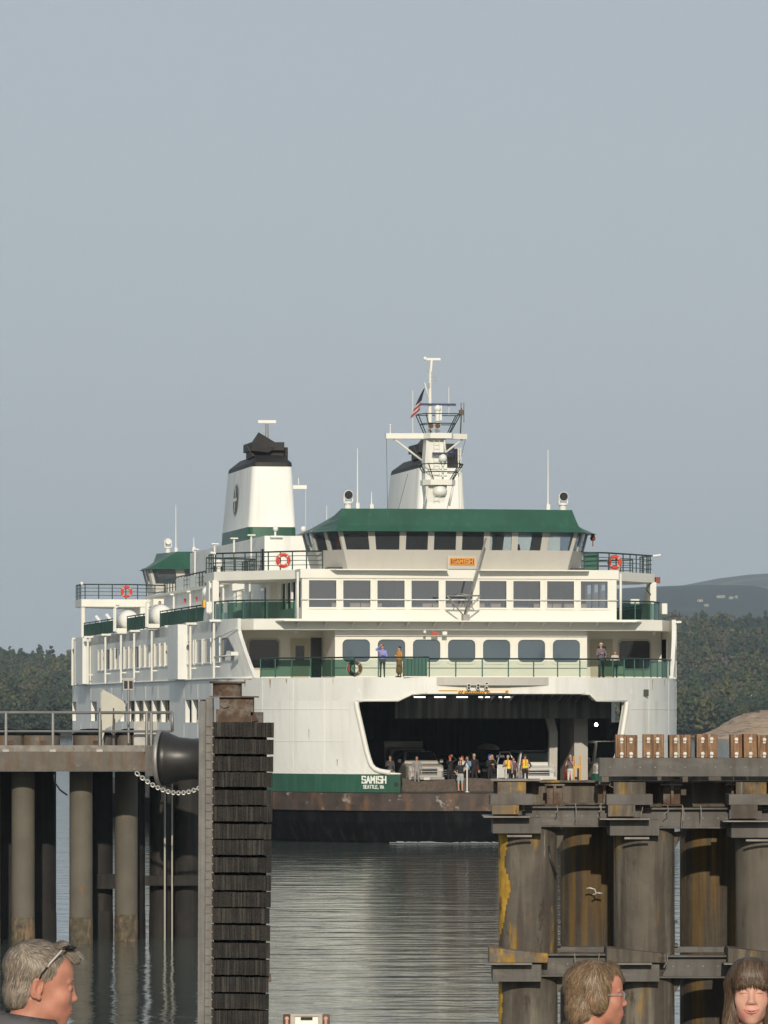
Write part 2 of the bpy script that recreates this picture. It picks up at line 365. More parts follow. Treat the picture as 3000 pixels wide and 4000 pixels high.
nm = MB(); text_mesh(nm, 'SAMISH', lambda a,b,k: (-6.72+a, sT(-6.72+a)-.02-.03*k, 3.16+b), 1.14, .34, .19); nm.build('bow_name', 'lettering', F)
nm = MB(); text_mesh(nm, 'SEATTLE, WA', lambda a,b,k: (-6.66+a, sT(-6.66+a)-.02-.03*k, 2.87+b), .98, .17, .17); nm.build('port_name', 'lettering', F)
m = MB(); m.cyl((-5.05, sT(5)-.04, 3.1), (-5.05, sT(5)+.1, 3.1), .11, n=14); m.build('fairlead', 'black', F)
# --- white shell plates with the bow opening
def teL(z): return interp(z, [(3.68,-4.86),(3.70,-5.35),(3.76,-5.8),(3.88,-6.1),(4.1,-6.28),(4.6,-6.45),(7.2,-6.98),(7.5,-7.0)])
def teR(z): return interp(z, [(3.68,5.7),(3.70,6.1),(3.76,6.5),(3.88,6.8),(4.1,7.0),(4.6,7.2),(7.2,7.72),(7.5,7.72)])
PP = lambda t: (sT(t) if abs(t) > 3.5 else sT(3.5))
def plate(side, z0, z1, te, nm_, nv=10):
    mb = MB(); zz = [z0 + (z1-z0)*((i/nv)**1.6) for i in range(nv+1)]
    T = side*BM
    f = lambda u, v: (lambda t: (t, PP(t), v))(lerp(te(v), T, math.sin(u)))
    g = lambda u, v: (lambda t: (t*(1-.3/BM), PP(t)+.3, v))(lerp(te(v), T, math.sin(u)))
    mb.wall(f, g, frange(0, math.pi/2, 26), zz); return mb
m = plate(-1, 3.68, 7.5, teL, '', 14); m.build('bow_plate', 'white_paint', F)
m = plate(1, 3.68, 7.5, teR, '', 14); m.build('bow_plate', 'white_paint', F)
tl = lambda z: interp(z, [(7.5,-4.95),(7.86,-4.25)]); tr = lambda z: interp(z, [(7.5,5.75),(7.86,5.35)])
m = plate(-1, 7.5, 7.86, tl, '', 2); m2 = plate(1, 7.5, 7.86, tr, '', 2); m.add(m2.v, m2.f)
PX = [-2.95, 0.95]
m.wall(lambda u,v: (math.sin(u)*BM, PP(math.sin(u)*BM), v), lambda u,v: (math.sin(u)*(BM-.3), PP(math.sin(u)*BM)+.3, v),
       [a for a in frange(-math.pi/2, math.pi/2, 64)], [7.86, 8.72], [(math.asin(PX[0]/BM), math.asin(PX[1]/BM), 7.86, 8.6)])
# bright facets either side of the flat centre lean back a little
for a, b in ((-6.9,-3.52),(5.0,8.1)):
    ya, yb = PP(a), PP(b); m.add([(a,ya-.03,7.9),(b,yb-.03,7.9),(b,yb+.05,8.7),(a,ya+.05,8.7),(a,ya+.02,7.9),(b,yb+.02,7.9)], [(0,1,2,3),(0,4,5,1),(0,3,4),(1,5,2)])
m.build('bow_header', 'white_paint', F)
m = MB()
for sx in (-1, 1):
    holes = [(86.0,89.2,6.3,7.6),(73.5,76.9,6.3,7.6),(19.7,22.4,6.3,7.6),(22.9,25.4,6.3,7.6),(25.9,28.4,6.3,7.6)]
    holes += [(35.6+4.3*i, 39.4+4.3*i, 6.3, 7.6) for i in range(5)] + [(57.6,60.2,6.3,7.6)]
    m.wall(lambda u,v: (sx*tS(u), u, v), lambda u,v: (sx*(tS(u)-.25), u, v), frange(SL, 86, 24)+frange(86,LEN-.02, 30), [3.62, 8.72], holes)
m.build('hull_side', 'white_paint', F)
mat('cloth_field', (.10,.12,.11), .6)
# web frames seen through the side openings
for a, b in [(86,89.2),(73.5,76.9),(19.7,28.4),(35.6,56.7),(57.6,60.2)]:
    y = a+.5
    while y < b:
        m = MB(); m.slab([(y,3),(y+.42,3),(y+.42,8.2),(y,8.2)], -11.5, -12.2); m.build('web_frame', 'cream_inside', F)
        y += 1.28
m = MB()
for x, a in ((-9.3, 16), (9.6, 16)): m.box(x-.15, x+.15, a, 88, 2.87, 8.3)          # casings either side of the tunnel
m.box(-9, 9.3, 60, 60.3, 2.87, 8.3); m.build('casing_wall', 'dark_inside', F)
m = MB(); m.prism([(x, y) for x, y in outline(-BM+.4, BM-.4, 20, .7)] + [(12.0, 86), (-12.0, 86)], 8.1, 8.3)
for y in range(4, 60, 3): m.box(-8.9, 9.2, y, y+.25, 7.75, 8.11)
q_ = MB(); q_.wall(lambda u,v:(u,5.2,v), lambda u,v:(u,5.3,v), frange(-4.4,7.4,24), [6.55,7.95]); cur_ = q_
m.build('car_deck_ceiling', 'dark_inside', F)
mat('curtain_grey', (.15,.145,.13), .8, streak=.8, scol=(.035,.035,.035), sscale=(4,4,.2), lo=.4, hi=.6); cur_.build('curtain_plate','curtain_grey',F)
mat('fin_grey', (.30,.30,.27), .6, streak=.4, scol=(.06,.06,.05), sscale=(5,5,.5))
for i in range(12):
    m = MB(); x = .2 + i*.52; m.add([(x,2.9,8.08),(x,5.6,8.08),(x+.05,5.6,8.08),(x+.05,2.9,8.08),(x,2.9,7.92),(x,5.6,7.3),(x+.05,5.6,7.3),(x+.05,2.9,7.92)],[(0,1,2,3),(4,5,6,7),(0,1,5,4),(3,2,6,7),(0,3,7,4),(1,2,6,5)])
    m.build('stiffener', 'fin_grey', F)
for pts in ([(4.9,8.6,2.86),(4.9,8.4,5.8),(4.7,8.2,6.5),(4.2,7.9,7.2),(3.2,7.6,7.9)], [(-7.15,7.5,2.86),(-7.1,7.5,6.2),(-6.9,7.4,6.9),(-6.3,7.2,7.5),(-5.2,7.2,7.95)]):
    m = MB()
    for a, b in zip(pts, pts[1:]):
        m.add([(a[0]-.22,a[1],a[2]),(a[0]+.22,a[1],a[2]),(b[0]+.22,b[1],b[2]),(b[0]-.22,b[1],b[2]),
               (a[0]-.22,a[1]+.4,a[2]),(a[0]+.22,a[1]+.4,a[2]),(b[0]+.22,b[1]+.4,b[2]),(b[0]-.22,b[1]+.4,b[2])], [(0,1,2,3),(4,5,6,7),(0,4,7,3),(1,5,6,2)])
    m.build('tunnel_pillar', 'house_paint', F)
m = MB(); m.box(6.0, 6.75, 8.2, 12, 2.86, 8.1); m.build('tunnel_pillar', 'house_paint', F)
for x_, y_ in ((-3.2,4.4),(-2.1,4.4),(-.9,4.4),(.3,4.4),(1.4,4.4),(-6,16),(-1,16),(4,16),(-6,26),(4,26),(7.8,9)):
    m = MB(); m.box(x_-.3,x_+.3,y_,y_+.12,7.66,7.73); m.build('strip_light','strip_glow',F)
m = MB(); m.ball((7.94, 11.6, 6.2), .09); m.build('deck_lamp', 'lamp_glow', F)
m = MB()
for te in (teL, teR):                                                              # rolled edge of the opening
    m.tube([(te(z), PP(te(z))-.02, z) for z in [3.70,3.72,3.78,3.9,4.1,4.4,4.8,5.4,6,6.6,7.1,7.3,7.45]], .14, 8)
m.tube([(-7.0,PP(-7)-.02,7.45),(-6.6,PP(6.6)-.03,7.5),(-4.95,PP(4.95)-.03,7.5),(-4.25,PP(4.25)-.03,7.86),(5.35,PP(5.35)-.03,7.86),(5.75,PP(5.75)-.03,7.5),(7.72,PP(7.7)-.02,7.47)], .06, 8)
m.build('opening_edge', 'trim_paint', F)
# centre panel, hazard boards, horn and lamps over the opening
y0 = PP(0)
m = MB(); m.box(PX[0], PX[1], y0+.03, y0+.25, 7.86, 8.6); m.build('header_panel', 'trim_paint', F)
hz = empty('hazard_board'); hz.parent = F
m = MB(); m.box(-1.86,-1.62, y0-.05, y0, 7.89, 8.04); m.box(-1.55,-.42, y0-.05, y0, 7.89, 8.04); m.box(-.36,.84, y0-.05, y0, 7.89, 8.04); m.box(-2.9,-1.9,y0-.04,y0,8.02,8.05); m.build('board', 'hazard_yellow', hz)
m = MB()
for a, b in ((-1.83,-1.66),(-1.5,-.5),(-.33,-.2),(.68,.8)):
    x = a
    while x < b: m.add([(x,y0-.056,7.9),(x+.05,y0-.056,7.9),(x+.13,y0-.056,8.03),(x+.08,y0-.056,8.03)], [(0,1,2,3)]); x += .12
m.build('stripe', 'funnel_black', hz)
m = MB(); m.box(-.16,.64, y0-.06, y0-.05, 7.91, 8.02); m.build('board_face', 'lettering', hz)
m = MB()
for x in (-1.35,-.85,-.4): m.cyl((x, y0-.35, 8.17), (x, y0+.1, 8.15), .1, n=12); m.cyl((x,y0-.38,8.38 if x > -.5 else 8.3),(x,y0-.1,8.3),.09,n=12); m.box(x-.05,x+.05,y0-.1,y0+.05,8.0,8.4)
m.box(-1.45,-.3,y0-.06,y0+.04,8.02,8.12); m.build('lamp_cluster', 'white_light', F)
m = MB()
for x in (-1.35,-.85,-.4): m.cyl((x, y0-.36, 8.17), (x, y0-.35, 8.17), .075, n=12); m.cyl((x,y0-.39,8.38 if x > -.5 else 8.3),(x,y0-.385,8.38 if x > -.5 else 8.3),.07,n=12)
m.build('lamp_lens', 'funnel_black', F)

m = MB()                                                                           # weld seams over the shell
for z in (5.35, 7.05):
    m.tube([(t*1.0012, sT(t)-.012, z) for t in [math.sin(lerp(-math.pi/2,math.asin(-7.3/BM),i/20))*BM for i in range(21)]], .011, 4); m.tube([(t*1.0012, sT(t)-.012, z) for t in [math.sin(lerp(math.asin(8/BM),math.pi/2,i/16))*BM for i in range(17)]], .011, 4)
for t in (-12.3,-11.2,-9.9,-8.5,9.3,11.0,12.2): m.tube([(t*1.0012, sT(t)-.012, 3.7),(t*1.0012, sT(t)-.012, 8.6)], .010, 4)
for y in range(17, 86, 6):
    for sx in (-1,1): m.tube([(sx*(BM+.004), y, 3.7),(sx*(BM+.004), y, 6.2)], .010, 4); m.tube([(sx*(BM+.004), y, 7.7),(sx*(BM+.004), y, 8.6)], .010, 4)
m.build('plate_seam', 'white_paint', F)
mat('rust_run', (.40,.27,.16), .8, var=.3, scale=6)
m = MB(); rs = random.Random(2)
for t, z0, l in ((-10.9,8.66,.5),(-10.2,8.66,.25),(-9.2,6.0,.6),(-8.1,8.66,.3),(-4.2,7.8,.12),(9.6,8.66,.6),(10.6,8.66,.35),(11.9,8.3,.8),(-11.9,8.66,.4),(-7.9,4.4,.35)):
    w_ = rs.uniform(.015,.035); f_ = lambda x, z: (x, sT(x)-.006, z); m.add([f_(t-w_,z0),f_(t+w_,z0),f_(t+w_*.4,z0-l),f_(t-w_*.2,z0-l)], [(0,1,2,3)])
m.build('rust_run', 'rust_run', F)
# --- passenger deck -------------------------------------------------
m = MB(); P = outline(-BM+.05, BM-.05, 40, .12); m.prism(P + [(12.5, 84), (-12.5, 84)], 8.3, 8.73); m.build('passenger_deck', 'house_paint', F)
YF = 10.5                                                                          # front wall of the cabins
PWIN = [(-6.43+1.945*i, -4.85+1.945*i) for i in range(7)]
m = MB(); m.wall(lambda u,v: (u, YF, v), lambda u,v: (u, YF+.2, v), [-6.8, 7.2], [8.73, 11.4], [(a, b, 9.6, 10.88) for a, b in PWIN])
for sx, x in ((-1,-6.8),(1,7.2)): m.box(x-(.2 if sx > 0 else 0), x+(.2 if sx < 0 else 0), YF+.2, 15, 8.73, 11.4)
m.box(-12.4, -6.8, 15, 15.2, 8.73, 11.4); m.box(7.2, 12.4, 15, 15.2, 8.73, 11.4)
m.build('cabin_front_wall', 'trim_paint', F)
def rwin(a, b, z0, z1, y, r=.28, w_=.1, th=.05):
    """rounded window surround standing proud of a wall at y; pane set just behind"""
    def loop(a, b, z0, z1, r, n=5):
        P = []
        for cx, cz, s0 in ((b-r,z1-r,0),(a+r,z1-r,90),(a+r,z0+r,180),(b-r,z0+r,270)):
            for k in range(n+1): an = R(s0+90*k/n); P.append((cx+math.cos(an)*r, cz+math.sin(an)*r))
        return P
    o_, i_ = loop(a-w_, b+w_, z0-w_, z1+w_, r+.05), loop(a+.03, b-.03, z0+.03, z1-.03, r)
    n = len(o_); f = MB(); f.add([(x,y-th,z) for x,z in o_]+[(x,y-th,z) for x,z in i_]+[(x,y,z) for x,z in o_]+[(x,y+.05,z) for x,z in i_],
        [(i,(i+1)%n,n+(i+1)%n,n+i) for i in range(n)] + [(i,2*n+i,2*n+(i+1)%n,(i+1)%n) for i in range(n)] + [(n+i,n+(i+1)%n,3*n+(i+1)%n,3*n+i) for i in range(n)])
    return f
for a, b in PWIN:
    p = rwin(a, b, 9.6, 10.88, YF).build('window', 'trim_paint', F)
    q = MB(); q.box(a-.02, b+.02, YF+.07, YF+.10, 9.58, 10.9); q.build('pane', 'blue_glass', p)
m = MB(); m.tube([(-6.8, YF-.03, 11.02), (7.2, YF-.03, 11.02)], .02, 5); m.tube([(-6.8, YF-.03, 9.3), (7.2, YF-.03, 9.3)], .018, 5); m.build('wall_moulding', 'timber_grey', F)
def door(x0, x1, y, z0=8.75, z1=10.95, mat_='door_tan', wz=(9.75,10.55), parent=None):
    m = MB(); m.box(x0, x1, y-.07, y, z0, z1); d = m.build('door', mat_, parent or F)
    c = (x0+x1)/2; m = MB(); m.box(c-.24, c+.24, y-.09, y-.071, *wz); m.build('door_window', 'dark_glass', d)
    m = MB(); m.cyl((x1-.12,y-.14,z0+1.0),(x1-.12,y-.07,z0+1.0),.03,n=8); m.box(x1-.22,x1-.1,y-.15,y-.13,z0+.98,z0+1.02); m.build('handle', 'galv', d)
    return d
door(-8.55, -7.55, 15.0); door(8.35, 9.6, 15.0)
for a, b in ((-10.9,-9.2),(9.95,11.75)):
    p = rwin(a, b, 9.3, 10.9, 15.0, .2, .06).build('window', 'house_paint', F)
    q = MB(); q.box(a, b, 14.985, 14.99, 9.3, 10.9); q.build('pane', 'dark_glass', p)
m = MB(); m.box(-7.45,-6.85,14.9,15.0,8.75,11.0); m.build('dark_doorway', 'dark_glass', F)
m = MB(); m.box(9.9, 10.3, 14.9, 15.0, 9.0, 9.75); m.build('notice_board', 'lettering', F)
m = MB(); m.box(-1.6,-1.25, YF-.8+.0, YF-.7, 11.12, 11.24); m.build('marker_light', 'ring_red', F)
m = MB(); m.box(-1.0,-.75, YF-.8, YF-.68, 11.1, 11.28); m.cyl((-2.0,9.62,11.33),(-2.0,9.62,11.2),.08,n=10); m.cyl((-8.9,11,11.36),(-8.9,11,11.2),.1,n=10); m.cyl((11.3,12,11.36),(11.3,12,11.15),.1,n=10); m.build('soffit_light', 'white_light', F)
# side walls of the cabin with windows, cream boxes and drain posts
def sidewin(sx, a, b, z0=9.68, z1=10.95):
    x = sx*(tS((a+b)/2)); m = MB()
    for y in (a-.08, b): m.slab([(y,z0-.05),(y+.08,z0-.05),(y+.08,z1+.06),(y,z1+.06)], sx*tS(y)-.02*sx, sx*(tS(y)+.05))
    m.slab([(a-.14,z0-.1),(b+.14,z0-.1),(b+.14,z0-.03),(a-.14,z0-.03)], x-.02*sx, x+.05*sx)
    p = m.build('window', 'trim_paint', F)
    q = MB(); q.add([(sx*(tS(a)-.04),a-.01,z0-.01),(sx*(tS(b)-.04),b+.01,z0-.01),(sx*(tS(b)-.04),b+.01,z1+.01),(sx*(tS(a)-.04),a-.01,z1+.01)],[(0,1,2,3)]); q.build('pane', 'side_glass', p)
SW = [(53.4+2.45*i, 55.4+2.45*i) for i in range(8)] + [(33.0+2.45*i, 34.95+2.45*i) for i in range(8)] + [(14.0+3.55*i, 16.7+3.55*i) for i in range(4)]
for sx in (-1, 1):
    m = MB()
    m.wall(lambda u,v: (sx*tS(u), u, v), lambda u,v: (sx*(tS(u)-.2), u, v), frange(12.9, 14.5, 3)+frange(14.5, 84, 12), [8.73, 11.97], [(a, b, 9.68, 10.95) for a, b in SW])
    f = lambda u, v: (lambda s: (sx*tS(s), s, v))(lerp(interp(v, [(8.73,8.4),(11.3,10.4),(11.97,10.4)]), 12.9, u))
    g = lambda u, v: (lambda s: (sx*(tS(s)-.2), s+.1, v))(lerp(interp(v, [(8.73,8.4),(11.3,10.4),(11.97,10.4)]), 12.9, u))
    m.wall(f, g, frange(0, 1, 5), [8.73, 9.5, 10.2, 10.9, 11.35, 11.97])
    m.build('cabin_side_wall', 'white_paint', F)
    for a, b in SW: sidewin(sx, a, b)
    q = MB(); x = lambda y: sx*(tS(y)+.03)                                           # the last, cut-off window by the promenade
    q.add([(x(10.9),10.9,9.7),(x(13.3),13.3,9.7),(x(13.3),13.3,10.95),(x(11.9),11.9,10.95),(x(10.9),10.9,10.3)], [(0,1,2,3,4)]); q.build('pane', 'side_glass', F)
    for a, b in ((27.6,32.2),(77.2,81.6)):
        m = MB(); m.slab([(a,8.78),(b,8.78),(b,11.93),(a,11.93)], sx*12.6, sx*13.2); m.build('evacuation_box', 'white_paint', F)
    for y in (76.0, 65.8, 57.2, 50.3, 41.5, 33.2, 23.8, 14.0, 83.6):
        m = MB(); xo = sx*(tS(y)+.32); m.cyl((xo,y,8.75),(xo,y,11.85),.075,n=8); m.slab([(y-.28,11.85),(y+.28,11.85),(y+.28,11.97),(y-.28,11.97)], sx*(tS(y)-.1), sx*(tS(y)+.6))
        m.box(min(xo,sx*tS(y)), max(xo,sx*tS(y)), y-.03, y+.03, 9.35, 9.42); m.build('drain_post', 'trim_paint', F)
    m = MB(); m.tube([(sx*(tS(y)+.05), y, 8.74) for y in frange(8.6, 84, 24)], .06, 6); m.build('deck_moulding', 'trim_paint', F)
m = MB(); m.tube([(-12.2,9.9,11.5),(-12.35,10.6,11.35),(-12.75,12,11.1),(-12.95,13.9,10.9)],.04,6); m.box(-12.7,-12.3,9.2,9.5,9.95,10.15); m.tube([(-12.95,14,9.9),(-12.4,9.4,10.0)],.05,6); m.build('side_pipe', 'trim_paint', F)
m = MB(); m.wall(lambda u,v:(u,83.9,v), lambda u,v:(u,84.1,v), [-12.4,12.4],[8.73,11.97]); m.build('cabin_rear_wall', 'white_paint', F)

# balustrade of tinted glass
def balustrade(pts, z0, z1, parent, step=1.45, gl='green_glass', name='balustrade', rail='dark_rail', bars=0):
    e = empty(name); e.parent = parent
    L = [0]
    for a, b in zip(pts, pts[1:]): L.append(L[-1] + math.dist(a, b))
    def at(d):
        for i in range(len(pts)-1):
            if d <= L[i+1]+1e-6: k = (d-L[i])/max(L[i+1]-L[i],1e-6); return (lerp(pts[i][0],pts[i+1][0],k), lerp(pts[i][1],pts[i+1][1],k))
        return pts[-1]
    m = MB(); m.tube([(x,y,z1) for x,y in pts], .045, 6); m.build('handrail', rail, e)
    n = max(1, round(L[-1]/step))
    for i in range(n+1):
        x, y = at(L[-1]*i/n); m = MB(); m.cyl((x,y,z0),(x,y,z1),.035,n=6); m.build('post', 'green_trim' if gl else rail, e)
    if gl:
        m = MB()
        for a, b in zip(pts, pts[1:]): m.add([(*a,z0+.04),(*b,z0+.04),(*b,z1-.1),(*a,z1-.1)], [(0,1,2,3)])
        m.build('glass_panel', gl, e)
    if bars:
        m = MB()
        for k in range(1, bars+1): m.tube([(x,y,lerp(z0,z1,k/(bars+1))) for x,y in pts], .02, 5)
        m.build('bar', rail, e)
    return e
PR = [(t*.985, y+.12) for t, y in outline(-11.4, 11.9, 36)]
cut = lambda a, b: [p for p in PR if a <= p[0] <= b]
balustrade(cut(-12,-6.9), 8.75, 9.78, F, 1.3, 'green_glass')
balustrade([cut(-12,-6.9)[-1]] + cut(-6.9,-2.6), 8.75, 9.78, F, 1.5, 'mesh_clear')
balustrade([cut(-6.9,-2.6)[-1]] + cut(-2.6,6.6), 8.75, 9.70, F, 1.45, 'mesh_clear')
balustrade([cut(-2.6,6.6)[-1]] + cut(6.6,12), 8.75, 9.75, F, 1.0, 'green_glass')
m = MB(); x, y = cut(-6.9,-2.6)[-1]; m.box(x-1.3, x-.1, y-.0, y+.06, 8.78, 9.72); m.build('gate_panel', 'green_trim', F)
m = MB(); 
for k in range(7): m.box(x-1.35+k*.19, x-1.32+k*.19, y-.03, y+.01, 8.78, 9.72)
m.build('gate_rib', 'dark_rail', F)

# --- sun deck slab, its fascia and the ledge over the cabin windows
DK = [(-12.65,84),(-12.65,15),(-12.3,12.6),(-11.3,10.3),(-9.9,9.7),(9.9,9.7),(11.4,10.4),(12.35,12.8),(12.65,15.3),(12.65,84)]
m = MB(); m.prism(DK, 11.36, 11.95); m.build('sun_deck', 'trim_paint', F)
m = MB(); m.prism([(-9.9,8.55),(9.55,8.55),(10.1,9.72),(-10.2,9.72)], 11.80, 11.86); m.build('ledge', 'trim_paint', F)
m = MB()
for x in frange(-9, 9, 12): m.slab([(8.7,11.8),(9.7,11.8),(9.7,11.5)], x-.03, x+.03)
m.build('ledge_bracket', 'trim_paint', F)
# --- upper lounge: a real room behind glass
LW = [(-8.26+1.885*i, -6.72+1.885*i) for i in range(9)]
m = MB()
m.wall(lambda u,v: (u, YF, v), lambda u,v: (u, YF+.12, v), [-8.62, 8.85], [11.95, 14.2], [(a,b,12.6,14.08) for a,b in LW])
for sx, x in ((-1,-8.62),(1,8.85)):
    m.wall(lambda u,v: (x,u,v), lambda u,v: (x-sx*.12,u,v), [YF+.12, 20], [11.95,14.2], [(YF+.5+1.9*i, YF+2.0+1.9*i, 12.6, 14.05) for i in range(4)])
m.build('lounge_wall', 'trim_paint', F)
for a, b in LW:
    e = MB(); w_ = .07
    e.box(a-w_,a+.02,YF-.05,YF,12.5,14.15); e.box(b-.02,b+w_,YF-.05,YF,12.5,14.15); e.box(a+.02,b-.02,YF-.05,YF,14.06,14.15); e.box(a+.02,b-.02,YF-.07,YF,12.5,12.6)
    p = e.build('window', 'trim_paint', F); q = MB(); q.add([(a,YF+.06,12.58),(b,YF+.06,12.58),(b,YF+.06,14.1),(a,YF+.06,14.1)], [(0,1,2,3)]); q.build('pane', 'lounge_glass', p)
m = MB(); m.box(-8.5, 8.73, 19.6, 19.8, 11.95, 14.2); m.box(-8.5,8.73,YF+.13,19.6,11.95,12.0); m.box(-8.5,8.73,YF+.13,19.6,14.16,14.2); m.box(-2.8,4.6,14,19.5,12,14.16); m.build('lounge_interior', 'lounge_blue', F)
m = MB()
for a, b in [(-6.9,-6.2),(-5.9,-4.1),(-1.9,-.2),(-.1,1.6),(1.9,2.5),(4.3,5.9),(6.0,7.3)]:
    n = max(1, round((b-a)/.6))
    for i in range(n): x = a+(b-a)*i/n; m.box(x, x+(b-a)/n-.06, YF+.35, YF+.6, 12.1, 12.86)
m.build('lounge_seat', 'seat_tan', F)
m = MB(); m.tube([(-8.7,YF-.14,13.02),(8.9,YF-.14,13.02)], .03, 6); m.build('grab_rail', 'white_light', F)
m = MB()
for sx, x in ((-1,-8.85),(1,9.08)): m.tube([(x,YF-.02,14.5),(x,YF-.02,11.95)], .07, 8)
m.build('corner_post', 'trim_paint', F)
# promenade rails of the sun deck
balustrade([(-12.5,17.2),(-12.2,14.2),(-11.2,12.2),(-8.9,11.3)], 11.97, 13.0, F, 1.6, 'green_glass')
balustrade([(9.2,11.3),(11.2,12.2),(12.1,14.2),(12.5,17.2)], 11.97, 13.0, F, 1.0, 'green_glass')
for sx in (-1, 1):
    m = MB(); m.slab([(17.2,11.95),(17.7,11.95),(17.7,14.2),(17.2,14.2)], sx*12.25, sx*12.6); m.slab([(18.6,11.95),(21.0,11.95),(20.6,12.9),(19.4,14.2),(18.6,14.2)], sx*12.55, sx*12.62)
    m.build('wing_support', 'trim_paint', F)
    m = MB(); m.box(sx*12.9-.15, sx*12.9+.15, 16.4, 16.9, 12.4, 13.0); m.build('side_lamp', 'white_light', F)
m = MB(); m.box(12.6, 12.85, 17.3, 17.6, 14.15, 14.5); m.build('side_light', 'ring_old', F)
m = MB(); m.tube([(12.3,17.2,14.2),(12.0,17.1,13.8),(12.25,17.1,13.5)], .04, 6); m.build('pipe', 'dark_rail', F)
m = MB(); m.box(11.1,11.6,17.1,17.2,12.95,13.25); m.build('deck_fixture','white_light',F)
# --- bridge deck slab and its visors
BD = [(-12.5,17.4),(-8.72,12.4),(-8.72,10.4),(8.95,10.4),(8.95,12.4),(12.55,17.4),(12.55,21.5),(9,24),(-9,24),(-12.5,21.5)]
m = MB(); m.prism(BD, 14.18, 14.68); m.build('bridge_deck', 'trim_paint', F)
m = MB(); m.prism([(-6.85,9.75),(-.66,9.6),(-.66,10.42),(-7.1,10.42)], 14.6, 14.65); m.prism([(1.1,9.6),(7.15,9.75),(7.3,10.42),(1.1,10.42)], 14.6, 14.65); m.build('visor', 'trim_paint', F)
for pts in ([(-12.35,20.5),(-12.35,17.5),(-10.6,15.1),(-8.5,12.6),(-7.2,12.3)], [(7.4,12.3),(8.7,12.6),(10.7,15.1),(12.4,17.5),(12.4,20.5)]):
    balustrade(pts, 14.7, 15.7, F, .85, None, 'railing', 'dark_rail', 3)
m = MB(); m.box(-6.45,-5.7,12.6,12.66,14.72,15.8); m.build('gate_panel', 'green_trim', F); m = MB(); m.box(7.5,8.3,12.9,12.96,14.75,15.75); m.build('gate_panel', 'green_trim', F)
m = MB(); m.cyl((12.45,17.4,15.68),(12.9,17.4,15.74),.07,n=8); m.cyl((-12.4,17.4,15.7),(-12.7,17.4,15.75),.07,n=8); m.build('rail_lamp','white_light',F)
